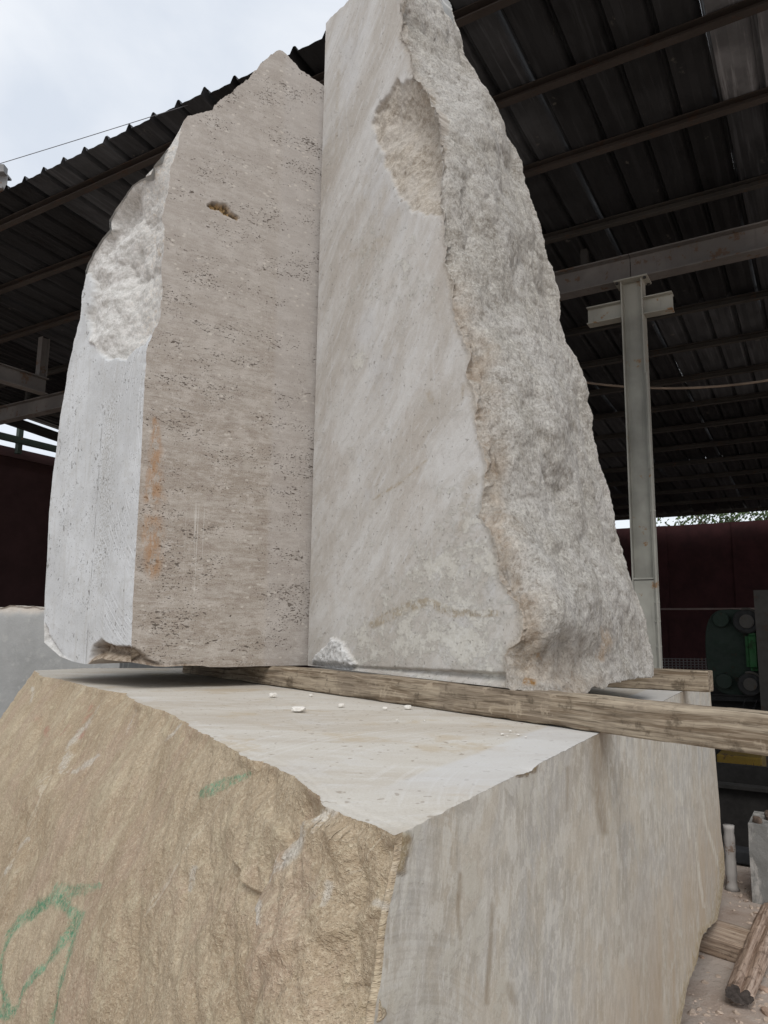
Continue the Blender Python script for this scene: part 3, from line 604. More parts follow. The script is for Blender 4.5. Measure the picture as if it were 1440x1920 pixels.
    u = -3.2
    while u < 9.6:
        bm = bmesh.new(); obox(bm, sp(u + .6, vw + .033 * (int(round(u / 1.2)) % 2), (zr + zw) / 2 + .01), DU, DV, ZZ, 1.23, .03, zw - zr - .02); link('panel', bm, m_w, wall)
        bm = bmesh.new(); obox(bm, sp(u + .6, vw - .016 * (1 + int(round(u / 1.2)) % 2), (zr + G) / 2), DU, DV, ZZ, 1.23, .012, zr - G + .03); link('panel', bm, m_w, wall); u += 1.2
    bm = bmesh.new(); obox(bm, sp(3.2, vw - .04, zr), DU, DV, ZZ, 12.8, .05, .035); link('rail', bm, mat_metal('rail', (.16, .12, .11), amt=.6), wall)
    bm = bmesh.new(); u = -3.2
    # side wall at the far gable end, left in the photograph
    us = 10.3; zt1 = atu(50, 846, us)[2]; m_w2 = mat_plain('oxide_brown_wall', (.042, .020, .020), .8, .2, 3)
    sw = empty('side_wall', sp(us, 8, G)); sw.parent = sh; sw.location = Vector(sp(us, 8, G)) - sh.location
    v = 2.6
    while v < 15.2:
        bm = bmesh.new(); obox(bm, sp(us, v + .75, (zt1 + G) / 2), DV, DU, ZZ, 1.47, .04, zt1 - G); link('panel', bm, m_w2, sw)
        bm = bmesh.new(); obox(bm, sp(us - .05, v, (zt1 + G) / 2 - .05), DV, DU, ZZ, .08, .06, zt1 - G - .12); link('stud', bm, m_w2, sw); v += 1.5
    bm = bmesh.new(); obox(bm, sp(us - .05, 8.9, zt1 - .12), DV, DU, ZZ, 12.6, .05, .07); link('rail', bm, m_w2, sw)
    m_gr = mat_metal('green_black_steel', (.035, .05, .04), amt=.2)
    zr2 = atu(50, 829, us - .25)[2]
    bm = bmesh.new(); obox(bm, sp(us - .25, 8.9, zr2), DV, DU, ZZ, 12.6, .08, .09); link('eaves_rail', bm, m_gr, sh)
    vv = 3.3
    while vv < 15:
        bm = bmesh.new(); obox(bm, sp(us - .25, vv, (zr2 - .2 + roofz(vv)) / 2), DV, DU, ZZ, .07, .07, roofz(vv) - zr2 + .2); link('post', bm, m_gr, sh); vv += 1.5
    # hanging crane beam on the left
    uh = 7.0; a = atu(85, 726, uh); va = np.dot(a, DV); za = a[2]
    bm = bmesh.new(); ibeam(bm, sp(uh, va, za), sp(uh, 3.2, za), .17, .11, .01, .008); link('crane_beam', bm, m_b, sh)
    bm = bmesh.new(); ibeam(bm, sp(uh, va - .06, za + .085), sp(uh, va - .06, roofz(va) + .0), .09, .07, .007, .006, up=DV); link('hanger', bm, m_b, sh)
    bm = bmesh.new(); ibeam(bm, sp(uh, 3.4, za + .085), sp(uh, 3.4, roofz(3.4)), .09, .07, .007, .006, up=DV); link('hanger', bm, m_b, sh)
    for (ua, va_, ub, vb_) in ((9.5, 5.6, 6.1, 8.9), (9.5, 8.9, 6.1, 5.6)):
        bm = bmesh.new(); tube(bm, [sp(ua, va_, roofz(va_, -.03)), sp(ub, vb_, roofz(vb_, -.03))], .03, 8); link('brace', bm, m_dk, sh)
build_shed()

# ------------------------------------------------------------------ lower (base) block
Bz = 1.3; TB = 1.372
N = onz(755, 1560, Bz); RR = onz(1330, 1271, Bz); RR[2] = Bz; Lc = onz(65, 1257, Bz); Bk2 = onz(160, 1253, Bz)
rn_ = vn(N, RR); rd_ = (RR - N) / np.linalg.norm(RR - N)
def build_base():
    e_top_px = [(755, 1560), (742, 1566), (700, 1545), (640, 1527), (608, 1512), (598, 1492), (560, 1462), (530, 1443), (495, 1428), (465, 1425), (440, 1408), (400, 1385), (355, 1358), (325, 1340), (295, 1330), (262, 1318), (232, 1300), (190, 1293), (150, 1283), (110, 1273), (78, 1268), (65, 1257)]
    nu, nv = 760, 430
    TE = resample([onz(x, y, Bz) for x, y in e_top_px], nu); TE = rag(TE, np.array([.75, .62, 0]), .02, 7, 3.1); TE = rag(TE, np.array([.75, .62, 0]), .006, 60, 5.1)
    bot = .30
    # near vertical edge lies on the sawn side plane
    ne = [(755, 1560), (750, 1595), (742, 1635), (737, 1670), (729, 1710), (724, 1750), (719, 1795), (715, 1840), (706, 1885), (700, 1920), (690, 1990), (670, 2080)]
    NE = [onpl(x, y, N, rn_) for x, y in ne]; last = NE[-1]; NE.append(np.array([last[0] - .02 * rd_[0], last[1] - .02 * rd_[1], .75])); NE.append(np.array([last[0] - .03 * rd_[0], last[1] - .03 * rd_[1], bot]))
    NE = resample(NE[::-1], nv); NE = rag(NE, rd_, .012, 12, 8.2)
    LE = resample([Lc, (Lc[0] - .05, 3.45, 1.12), (-1.72, 3.36, .97), (-1.80, 3.25, .6), (-1.84, 3.15, bot)][::-1], nv); LE = rag(LE, np.array([1, 0, 0]), .03, 6, 1.2)
    BE = resample([LE[0], (-.9, 1.75, bot), NE[0]], nu)
    f = Patch(BE, TE[::-1], LE, NE, 0, N, np.array([.55, -.835, 0]))
    f.pc = np.stack([(f.base - N) @ np.array([.55, -.835, 0]), f.base[:, 2], f.base[:, 0] * .2], 1)
    if np.mean(f.n[:, 1]) > 0: f.n = -f.n
    q = f.pc.copy(); c, s = math.cos(math.radians(33)), math.sin(math.radians(33))
    dq = np.stack([q[:, 0] * c + q[:, 1] * s, -q[:, 0] * s + q[:, 1] * c, q[:, 2]], 1)
    px, py = f.px, f.py; fd = f.fade(14); fd2 = sstep(0, 90, f.edge)
    wq = dq + .04 * np.stack([fbm(q, 5, 4, .6, 2.), fbm(q, 5, 4, .6, 12.), fbm(q, 5, 4, .6, 22.)], 1); nearN = .55 + .75 * sstep(.75, .15, -q[:, 0])
    h = fd2 * .045 * fbm(q, 1.7, 3) + fd * nearN * (.060 * (facet(wq, 3.2, 4.1, .7, (1.6, .8, 1)) - .25) * fd2 + .026 * (facet(wq, 8, 7.7, .7, (1.5, .8, 1)) - .25) + .009 * (facet(wq, 26, 2.2, .7, (1.5, .8, 1)) - .25))
    h += fd * (.010 * terr(fbm(dq * np.array([1.8, 1, 1]), 5, 4, .55, 4.), 5, .6) + .003 * fbm(dq * np.array([1.8, 1, 1]), 50, 5, .75))
    # traced fractures (steps)
    def step(line, side, amp, w=22, reach=150):
        d = segd(px, py, line); X = np.array([p[0] for p in line]); Y = np.array([p[1] for p in line])
        xi = np.interp(py, Y, X); sg = (px - xi) * side
        m = sstep(-w, w * .3, sg + fbm(q, 22, 3) * 16) * sstep(reach, 0, d); return amp * m
    h += fd * step([(610, 1520), (560, 1600), (520, 1640), (500, 1672), (520, 1700), (532, 1740), (536, 1790), (540, 1860), (545, 1950)], 1, .024, 7, 240)
    h -= fd * step([(440, 1610), (445, 1650), (470, 1668), (500, 1690)], -1, .012, 5, 70)
    h += fd * step([(505, 1535), (530, 1560), (540, 1600)], -1, .010, 6, 60)
    h += fd * .005 * sstep(1.4, .2, segd(px, py, [(545, 1800), (590, 1770), (640, 1735), (700, 1700)], [14, 16, 18, 14]))
    h -= fd * .03 * sstep(1.3, .1, segd(px, py, [(690, 1900), (712, 1860), (730, 1835)], [30, 26, 14]))
    f.disp(h)
    g1 = [(0, 1905), (12, 1880), (4, 1850), (2, 1815), (12, 1780), (22, 1750), (42, 1720), (75, 1695), (105, 1680), (125, 1700), (145, 1722), (138, 1735), (105, 1785), (80, 1815), (55, 1850), (30, 1885), (5, 1905)]
    gw = [10, 9, 5, 5, 5, 8, 13, 15, 18, 16, 16, 14, 11, 9, 7, 7, 12]
    g2 = [(150, 1715), (140, 1750), (132, 1790), (122, 1830), (108, 1870), (95, 1905), (88, 1935)]; g3 = [(378, 1487), (400, 1475), (430, 1462), (462, 1448)]
    wob = 1 + .55 * fbm(q, 22, 4)
    gr = np.maximum(sstep(1.5, .15, segd(px, py, g1, gw) * wob), np.maximum(  .9 * sstep(1.5, .15, segd(px, py, g2, [13, 11, 12, 10, 6, 8, 10]) * wob), .75 * sstep(1.3, .3, segd(px, py, g3, [16, 15, 12, 9]) * wob)))
    gr = np.maximum(gr, .75 * sstep(1.3, .3, segd(px, py, [(108, 1668), (130, 1672), (180, 1660)], [22, 20, 10]) * wob))
    gr = np.maximum(gr, .28 * sstep(1.4, .2, segd(px, py, [(340, 1375), (350, 1430), (372, 1500)], [34, 40, 26])))
    f.att['green'] = gr
    wl = [(620, 1515), (600, 1555), (575, 1600), (540, 1650), (508, 1678), (530, 1700), (536, 1740)]; wh = sstep(1.3, .2, segd(px, py, wl, [22, 20, 14, 9, 14, 12, 7]) * (1 + .5 * fbm(q, 20, 3)))
    for L_, w_ in (([(0, 1635), (25, 1600), (45, 1570)], [6, 7, 3]), ([(188, 1310), (165, 1350), (130, 1395), (110, 1440)], [4, 6, 9, 5]), ([(110, 1445), (140, 1440), (178, 1412)], [5, 6, 4]), ([(250, 1330), (225, 1375)], [4, 3]), ([(350, 1620), (330, 1660)], [6, 4]), ([(630, 1660), (620, 1700)], [7, 4]), ([(60, 1290), (55, 1320)], [4, 4]), ([(700, 1690), (725, 1700)], [10, 8]), ([(340, 1358), (305, 1390)], [3, 3])):
        wh = np.maximum(wh, .8 * sstep(1.3, .3, segd(px, py, L_, w_) * (1 + .5 * fbm(q, 30, 3))))
    wh = np.maximum(wh, .8 * sstep(.03, .0, 1.3 - f.base[:, 2]) * sstep(-.1, .3, fbm(q, 9, 3)) * (px > 560))
    f.att['white'] = wh; f.att['red'] = np.maximum(sstep(1.4, .2, segd(px, py, [(72, 1352), (80, 1372)], [9, 9])), np.maximum(sstep(1.4, .2, segd(px, py, [(170, 1325), (145, 1375)], [7, 8])), .6 * sstep(1.4, .2, segd(px, py, [(112, 1372), (125, 1362)], [8, 8]))))
    # sawn right side
    nr = 420
    TR = resample([N, RR], nr)
    # small bruises on the arris
    tp, _ = proj(TR); TR = TR.copy(); dn = .004 * np.abs(fbm(TR, 30, 4)) + .004 * sstep(1.2, 0, np.abs(tp - 990) / 22) * (1 + fbm(TR, 60, 3)); dn[0] = 0; TR[:, 2] -= dn
    sil = [(1330, 1271), (1332, 1300), (1338, 1370), (1343, 1440), (1350, 1520), (1352, 1560), (1358, 1600), (1359, 1640), (1352, 1690), (1345, 1725)]
    RE = resample([onpl(x, y, N, rn_) for x, y in sil][::-1], nv); RE = rag(RE, rd_, .02, 12, 2.4)
    b_r = [NE[0], onpl(1240, 2060, N, rn_), onpl(1262, 1975, N, rn_), onpl(1275, 1920, N, rn_), onpl(1284, 1880, N, rn_), onpl(1290, 1845, N, rn_), onpl(1308, 1800, N, rn_), onpl(1311, 1775, N, rn_), onpl(1318, 1752, N, rn_), RE[0]]
    BR = resample(b_r, nr); BR = rag(BR, ZZ, .02, 18, 6.)
    r = Patch(BR, TR, NE, RE, 1, N, rd_)
    if np.mean(r.n[:, 0]) < 0: r.n = -r.n
    px, py = r.px, r.py; q = r.pc
    r.disp(r.fade(8) * (.0015 * fbm(q, 8, 4)))
    r.att['rough'] = sstep(18, 2, segd(px, py, [(757, 1570), (760, 1600), (748, 1625)]) + 12 * fbm(q, 40, 3)) + sstep(16, 0, segd(px, py, sil[6:] + [(1318, 1752), (1308, 1800), (1284, 1880), (1270, 1940)]) + 14 * fbm(q, 25, 3)) * .8 + sstep(12, 2, segd(px, py, [(975, 1448), (1000, 1438)]) + 6 * fbm(q, 60, 3))
    r.att['brown'] = np.clip(.7 * sstep(1.5, .1, segd(px, py, [(1125, 1378), (1122, 1420), (1120, 1480), (1132, 1560)], [22, 18, 12, 9])) + .8 * sstep(1.4, .2, segd(px, py, [(1280, 1300), (1284, 1330), (1290, 1352)], [9, 8, 3])) + .8 * sstep(1.3, .3, segd(px, py, [(862, 1640), (858, 1700), (862, 1760)], [6, 5, 4]) * (1 + fbm(q, 30, 3))) + .7 * sstep(1.3, .3, segd(px, py, [(925, 1700), (918, 1790), (912, 1880)], [4, 5, 6]) * (1 + fbm(q, 30, 3))) + .5 * sstep(1.4, .2, segd(px, py, [(1065, 1440), (1062, 1520)], [5, 4])) + .5 * sstep(1.4, .2, segd(px, py, [(955, 1850), (965, 1880)], [12, 9])), 0, 1)
    r.att['crust'] = sstep(1000, 800, px)
    wv = 0
    for L_, w_ in (([(1312, 1480), (1322, 1540), (1338, 1590), (1346, 1625)], [2, 3, 3, 2]), ([(1305, 1580), (1312, 1650), (1320, 1700)], [2, 3, 3]), ([(1275, 1485), (1277, 1510)], [5, 3]), ([(1290, 1530), (1293, 1570)], [4, 3]), ([(1185, 1770), (1188, 1790)], [3, 3]), ([(1256, 1465), (1280, 1510)], [2, 1])):
        wv = np.maximum(wv, sstep(1.4, .4, segd(px, py, L_, w_)))
    r.att['white'] = wv
    # top
    TL = resample([Lc, Bk2, (.3, 4.45, Bz)], nr); 
    BB = resample([(.3, 4.45, Bz), RR], nu)
    t = Patch(TE, TL[::-1][:1].repeat(nu, 0) * 0 + resample([RR, (.3, 4.45, Bz), ][::1], nu) if False else resample([RR, (.3, 4.45, Bz)], nu), TR, resample([Lc, Bk2, (.3, 4.45, Bz)], nr), 2, N, rd_)
    t.pc = np.stack([(t.base - N) @ rd_, t.base[:, 2], np.abs((t.base - N) @ rn_)], 1)
    # hidden backs
    b1 = Patch(resample([RE[0], (.3, 4.45, bot)], 60), resample([RR, (.3, 4.45, Bz)], 60), resample(RE, nv), resample([(.3, 4.45, bot), (.3, 4.45, Bz)], nv), 3)
    TLB = resample([(.3, 4.45, Bz), Bk2, Lc], 60)
    b2 = Patch(resample([(.3, 4.45, bot), (-1.5, 3.9, bot), LE[0]], 60), TLB, resample([(.3, 4.45, bot), (.3, 4.45, Bz)], nv), LE, 3)
    b1.disp(b1.fade(6) * .03 * fbm(b1.base, 4, 4)); b2.disp(b2.fade(6) * .03 * fbm(b2.base, 4, 4))
    mats = [mat_base_front(), mat_base_right(), mat_base_top(), mat_grey_block('split_grey')]
    o = stone('base_block', [f, r, t, b1, b2], mats, [(np.vstack([BE, BR, resample([RE[0], (.3, 4.45, bot), (-1.5, 3.9, bot), LE[0]], 80)]), 3)], ['green', 'white', 'red', 'rough', 'brown', 'crust'])
    tag(o, 'large lower stone block with sawn cream top and split tan front marked with green paint', 'stone block')
build_base()

# ------------------------------------------------------------------ left upright block
K = onz(245, 1252, TB); D = onz(80, 1240, TB)
td_ = np.array([.85, .53, 0]); td_ /= np.linalg.norm(td_); tn_ = np.array([-td_[1], td_[0], 0])
wd_ = (K - D) / np.linalg.norm(K - D); wn_ = vn(D, K)
def build_left():
    nv = 470
    ke = [(245, 1252), (250, 1120), (257, 1000), (265, 860), (270, 740), (276, 650), (286, 625), (300, 600), (304, 560), (303, 500), (307, 465), (308, 430), (304, 405), (309, 378), (318, 345), (320, 312), (330, 290), (336, 262), (345, 226)]
    KE = resample([onpl(x, y, K, tn_) for x, y in ke], nv); z = KE[:, 2]
    KE = KE + td_[None] * ((.012 * fbm(KE, 16, 5, .6, 3.) * sstep(2.2, 2.5, z) + .0015 * fbm(KE, 60, 3)) * np.minimum(1, np.arange(nv)[::-1] / 8))[:, None]
    Eb = onpl(590, 1247, K, tn_); Eb[2] = TB; Et = onpl(628, 172, K, tn_)
    EE = resample([Eb, Et], nv)
    top = [(345, 226), (352, 216), (375, 212), (398, 206), (402, 198), (425, 180), (440, 168), (455, 157), (466, 148), (478, 132), (490, 120), (503, 107), (512, 99), (522, 92), (534, 100), (548, 112), (560, 128), (580, 139), (597, 152), (610, 162), (628, 172)]
    nu = 250
    TT = resample([onpl(x, y, K, tn_) for x, y in top], nu); TT = rag(TT, ZZ, .022, 16, 9.); TT = rag(TT, ZZ, .006, 70, 2.)
    BT = resample([K, Eb], nu)
    T = Patch(BT, TT, KE, EE, 0, K, td_)
    if np.mean(T.n[:, 1]) > 0: T.n = -T.n
    chip = [(150, 1275), (160, 1252), (168, 1228), (173, 1213), (190, 1197), (198, 1205), (215, 1213), (244, 1213), (262, 1222), (285, 1240), (310, 1246), (350, 1243), (380, 1246), (390, 1258), (430, 1265), (500, 1262), (577, 1251), (640, 1290), (150, 1300)]
    lchip = [(60, 1180), (82, 1194), (88, 1205), (90, 1215), (100, 1224), (112, 1233), (135, 1243), (160, 1253), (165, 1300), (50, 1300)]
    def chipm(p, poly, w=7): 
        return sstep(-1, w, sdf(p.px, p.py, poly) + 3 * fbm(p.pc, 60, 3))
    cm = chipm(T, chip); hole = sstep(-2, 5, sdf(T.px, T.py, [(388, 385), (398, 378), (425, 384), (432, 396), (448, 408), (446, 414), (425, 404), (410, 394), (395, 392)]) + 4 * fbm(T.pc, 60, 4))
    T.att['rough'] = cm; T.att['hole'] = hole
    T.att['rust'] = np.clip(.8 * sstep(1.4, .2, segd(T.px, T.py, [(292, 790), (292, 850), (288, 930), (284, 1000), (288, 1070)], [9, 13, 20, 22, 17]) * (1 + .4 * fbm(T.pc, 12, 4))) * (1 - .8 * sstep(20, 5, np.abs(T.py - 955))), 0, 1)
    T.disp(-cm * (.035 + .02 * fbm(T.base, 14, 4)) * T.fade(4)); T.disp(-hole * .02 * T.fade(4)); T.disp(T.fade(6) * .0012 * fbm(T.base, 14, 4))
    # lift the broken lower arris a little so that it reads as a ragged underside
    sil = [(80, 1240), (80, 1200), (83, 1130), (88, 1050), (92, 960), (99, 890), (106, 840), (113, 780), (122, 730), (130, 680), (138, 640), (150, 600), (150, 575), (157, 540), (160, 508), (168, 490), (178, 468), (195, 445), (207, 430), (205, 412), (215, 395), (232, 372), (248, 348), (262, 338), (284, 328), (288, 312), (300, 298), (322, 262), (332, 240), (345, 226)]
    def far(x, y):
        a, b = onpl(x, y, K, wn_), onpl(x, y, K, tn_); return a if a[1] > b[1] else b + np.array([.0, .02, 0])
    DE = resample([far(x, y) for x, y in sil[:-1]] + [KE[-1]], nv); DE[-1] = KE[-1]
    DE = DE + wd_[None] * ((.03 * fbm(DE, 9, 5, .62, 3.) * sstep(2.35, 2.7, DE[:, 2]) + .002 * fbm(DE, 40, 3)) * np.minimum(1, np.arange(nv)[::-1] / 12))[:, None]
    nw = 230
    Wp = Patch(resample([D, K], nw), np.repeat(KE[-1:], nw, 0), DE, KE, 1, D, wd_)
    if np.mean(Wp.n[:, 1]) > 0: Wp.n = -Wp.n
    px, py = Wp.px, Wp.py
    brk = [(100, 530), (165, 515), (172, 545), (160, 600), (168, 640), (185, 665), (205, 676), (235, 672), (262, 652), (280, 632), (345, 600), (420, 200), (100, 200)]
    sd = sdf(px, py, brk) + 9 * fbm(Wp.pc, 14, 4); b0 = sstep(-1, 5, sd); b1 = sstep(0, 120, sd)
    w1 = Wp.base; fd = Wp.fade(8); fdl = sstep(0, 40, Wp.edge)
    wid = np.repeat(np.minimum(1, np.linalg.norm(DE - KE, axis=1) / .40), nw) ** 1.3
    h = -(b0 * .008 + b1 * .03 * fdl) + b0 * fd * (.05 * fbm(w1, 3.6, 3, .5, 7.) * fdl + .055 * (facet(w1 + .03 * fbm(w1, 8, 3)[:, None], 7, 3.3) - .25) * sstep(0, 25, Wp.edge) + .014 * (facet(w1, 22, 1.3) - .25) + .006 * fbm(w1, 50, 5, .75))
    h = h * wid
    cm = chipm(Wp, chip); lm = chipm(Wp, lchip, 5)
    Wp.att['rough'] = np.maximum(b0, lm * .8); Wp.att['hole'] = np.maximum(cm, 0)
    Wp.disp(h - fd * (cm * (.045 + .02 * fbm(w1, 14, 4))) - lm * fd * .03)
    # the broken corner at lower left is lost stone: pull those points up and in
    lo = sstep(0, 14, sdf(px, py, lchip)); 
    # silhouettes of lost corner
    nb = 200
    KE2 = KE
    BKb = resample([D, (-1.12, 3.42, TB), (-.45, 3.45, TB), Eb], nb)
    TBk = np.vstack([TT]); TBk = resample(TT, nb)
    bk = Patch(BKb, TBk, DE, EE, 2, lw=4)
    bulge = .10 * np.minimum(1, bk.edge / 2) * (bk.v > .03) + .30 * np.sin(np.pi * np.clip(bk.u, 0, 1)) * np.sin(np.pi * np.clip(bk.v, 0, 1))
    bk.disp(bulge, (.08, 1, 0)); bk.disp(bk.fade(60) * .04 * fbm(bk.base, 4, 5)); bk.disp(-.07 * np.minimum(1, bk.edge / 3) * sstep(.25, .6, bk.v), ZZ)
    # remove the lost corner pieces by lifting the lower rim to the traced break line
    for P_ in (Wp, bk):
        x = P_.px; zc = np.interp(x, [78, 90, 112, 135, 160, 175], [.075, .055, .022, .008, 0, 0]); m = sstep(1.75, 1.372, P_.base[:, 2]); 
        if P_ is bk: zc = zc * sstep(.25, 0, P_.u)
        P_.flat = P_.flat + ZZ[None] * (zc * m)[:, None]
    for P_ in (T, Wp):
        pts = [(150, 0), (165, .006), (175, .045), (190, .072), (200, .058), (244, .052), (265, .034), (290, .010), (310, .004), (340, .012), (380, .010), (392, -.004), (430, -.008), (480, -.002), (577, 0)]
        zc = np.interp(P_.px, [p[0] for p in pts], [p[1] for p in pts]) * .35; m = sstep(1.47, 1.372, P_.base[:, 2]); P_.flat = P_.flat + ZZ[None] * (zc * m)[:, None]
    mats = [mat_travertine(), mat_white(), mat_grey_block('split_pale')]
    ring = np.vstack([Wp.flat[:nw], T.flat[:nu], bk.flat[:nb][::-1]])
    o = stone('upright_block', [T, Wp, bk], mats, [(ring, 0)], ['rust', 'rough', 'hole'])
    tag(o, 'upright travertine block with taupe pitted face and pale white broken end, left of the pair', 'stone block')
build_left()

# ------------------------------------------------------------------ right upright block
A = onz(577, 1248, TB); B = onz(948, 1290, TB); C = onz(1226, 1268, TB)
sd_ = (B - A) / np.linalg.norm(B - A); sn_ = vn(A, B)
def build_right():
    nv = 560
    At = onpl(611, 44, A, sn_)
    AE = resample([A, At], nv); AE = rag(AE, sd_, .003, 30, 4.)
    rg = [(948, 1290), (950, 1262), (948, 1235), (956, 1216), (972, 1202), (978, 1180), (976, 1150), (974, 1130), (945, 1095), (936, 1060), (926, 1000), (905, 966), (908, 925), (913, 872), (901, 830), (895, 780), (889, 742), (878, 700), (884, 662), (862, 620), (850, 562), (836, 480), (832, 400), (829, 350), (832, 290), (824, 232), (800, 172), (776, 140), (770, 100), (752, 66), (757, 30), (764, 0), (765, -30), (752, -62)]
    RG = resample([onpl(x, y, A, sn_) for x, y in rg], nv); RG = rag(RG, sd_, .045, 12, 1.7); RG = rag(RG, sd_, .008, 60, 3.)
    nu = 260
    tp = [(611, 44), (618, 34), (630, 24), (645, 10), (656, -2), (690, -30), (720, -48), (752, -62)]
    TS = resample([onpl(x, y, A, sn_) for x, y in tp], nu); TS = rag(TS, ZZ, .012, 16, 2.)
    S = Patch(resample([A, B], nu), TS, AE, RG, 0, A, sd_)
    if np.mean(S.n[:, 1]) > 0: S.n = -S.n
    px, py = S.px, S.py; fd = S.fade(7)
    sc = [(860, 120), (776, 142), (745, 152), (720, 176), (702, 200), (698, 232), (706, 262), (718, 300), (735, 352), (752, 378), (772, 396), (800, 408), (832, 402), (870, 395)]
    d = sdf(px, py, sc) + 16 * fbm(S.pc, 14, 5, .6); s0 = sstep(-1, 5, d); s1 = sstep(0, 70, d)
    sc2 = [(758, 0), (800, -80), (820, 60), (800, 150), (765, 120), (752, 66)]; d2 = sdf(px, py, sc2) + 5 * fbm(S.pc, 25, 4)
    edge = sstep(14, 0, segd(px, py, rg) + 9 * fbm(S.pc, 18, 4))
    bot = [(948, 1262), (820, 1256), (655, 1249), (640, 1252), (600, 1243), (570, 1243), (570, 1330), (960, 1330)]; bs = sstep(-1, 3, sdf(px, py, bot))
    plz = [(598, 1226), (612, 1215), (625, 1198), (645, 1205), (655, 1225), (668, 1246), (655, 1258), (640, 1259), (600, 1248), (585, 1244)]; pm = sstep(-3, 3, sdf(px, py, plz) + 7 * fbm(S.pc, 50, 4))
    base_ = S.base
    h = -(s0 * .008 + s1 * .04) * fd + s0 * fd * (.03 * (facet(base_, 7, 1.7) - .3) * s1 + .010 * (facet(base_, 22, 5.7) - .3) + .005 * fbm(base_, 55, 4, .7)) - edge * fd * .004
    h += fd * .0022 * fbm(base_ * np.array([1, 1, 1]), 18, 5, .6) * (1 - s0)
    h -= bs * fd * .02; h += pm * fd * (.012 + .008 * ridge(base_, 40, 3))
    S.disp(h)
    gr = sstep(-4, 4, sdf(px, py, [(650, 660), (680, 656), (690, 670), (660, 720), (655, 742), (668, 700)]) + 6 * fbm(S.pc, 40, 3))
    S.att['rough'] = np.clip(s0 + .9 * edge, 0, 1); S.att['plaster'] = pm
    cr_ = sstep(0, 90, sdf(px, py, [(570, 1320), (590, 1160), (720, 1050), (800, 930), (880, 830), (1020, 900), (1020, 1330)]))
    cr_ = np.maximum(cr_, .55 * sstep(-20, 60, sdf(px, py, [(640, 400), (700, 330), (740, 420), (820, 420), (840, 600), (760, 620), (660, 560)])))
    cr_ = np.maximum(cr_, gr); S.att['crust'] = cr_ * .75
    br = .9 * sstep(1.3, .3, segd(px, py, [(700, 936), (750, 905), (800, 862)], [3, 4, 2])) + .7 * sstep(1.4, .2, segd(px, py, [(803, 735), (810, 750)], [6, 8])) + .6 * sstep(1.4, .2, segd(px, py, [(868, 720), (866, 750)], [4, 4])) + .45 * sstep(1.3, .3, segd(px, py, [(885, 900), (872, 960), (860, 1000)], [18, 14, 9])) + 1.1 * sstep(1.2, .5, np.minimum(segd(px, py, [(700, 1170), (760, 1140), (800, 1128), (850, 1150), (930, 1150)], [9, 12, 10, 9, 7]), 99)) + .45 * sstep(1.3, .3, segd(px, py, [(634, 130), (630, 300)], [4, 3])) + .4 * sstep(1.3, .3, segd(px, py, [(660, 480), (720, 450)], [8, 14]))
    S.att['brown'] = np.clip(br * (1 + .4 * fbm(S.pc, 30, 3)), 0, 1)
    # split side
    sil = [(1226, 1268), (1226, 1250), (1222, 1220), (1214, 1180), (1200, 1130), (1181, 1080), (1166, 1020), (1156, 985), (1150, 945), (1131, 890), (1119, 850), (1110, 800), (1112, 780), (1102, 750), (1100, 715), (1085, 680), (1060, 640), (1052, 610), (1050, 570), (1038, 510), (1020, 460), (1015, 420), (1000, 380), (985, 335), (978, 300), (960, 268), (940, 235), (930, 208), (912, 185), (905, 160), (882, 118), (870, 96), (868, 70), (855, 48), (845, 5), (838, -10), (815, -35), (790, -50)]
    cpl = C; tC = np.array([.30, 2.62, 0]); npl = vn(cpl, tC)
    SE = resample([onpl(x, y, cpl, npl) for x, y in sil], nv); SE = rag(SE, np.array([1., 0, 0]), .022, 9, 7.7, 6); SE = rag(SE, np.array([1., 0, 0]), .005, 60, 1.1)
    bq = [(948, 1290), (975, 1296), (1000, 1303), (1031, 1307), (1060, 1307), (1082, 1305), (1102, 1297), (1108, 1290), (1113, 1287), (1122, 1290), (1132, 1291), (1140, 1283), (1160, 1279), (1185, 1272), (1226, 1268)]
    nq = 330
    Bq = []
    for k, (x, y) in enumerate(bq):
        t = (x - 948) / (1226 - 948.); c0 = B * (1 - t) + C * t; c0 = c0 + np.array([.20, -.16, 0]) * (math.sin(math.pi * t) ** .8); Bq.append(onpl(x, y, c0, np.array([.3, -.95, 0])))
    BQ = resample(Bq, nq); BQ = rag(BQ, ZZ, .012, 35, 3.)
    TQ = resample([RG[-1], onpl(770, -64, (RG[-1] + SE[-1]) / 2, sn_), SE[-1]], nq)
    Q = Patch(BQ, TQ, RG, SE, 1, B, np.array([.8, .6, 0]))
    if np.mean(Q.n[:, 0]) < 0: Q.n = -Q.n
    px, py = Q.px, Q.py; b_ = Q.base; fd = Q.fade(9); fd2 = sstep(0, 70, Q.edge)
    wq = b_ + .035 * np.stack([fbm(b_, 7, 4, .6, 2.), fbm(b_, 7, 4, .6, 12.), fbm(b_, 7, 4, .6, 22.)], 1); e1 = sstep(0, 4, Q.edge); e2 = sstep(0, 22, Q.edge)
    h = fd2 * (.03 * np.sin(np.pi * Q.u)) * sstep(.1, .5, 1 - Q.v + .3) + fd2 * .05 * fbm(b_ * np.array([1, 1, .6]), 3., 3, .5, 3.)
    h += e2 * .050 * (facet(wq, 5.5, 4.1, .7, (1, 1, .75)) - .25) + e1 * (.020 * (facet(wq, 15, 7.7, .7, (1, 1, .8)) - .25) + .008 * (facet(wq, 34, 2.2) - .25) + .003 * fbm(b_, 60, 4, .8))
    h -= fd * .015 * sstep(1.3, .1, segd(px, py, [(1050, 1040), (1060, 1100), (1110, 1180), (1118, 1285)], [20, 24, 24, 14]) * (1 + .4 * fbm(b_, 9, 3)))
    Q.disp(h)
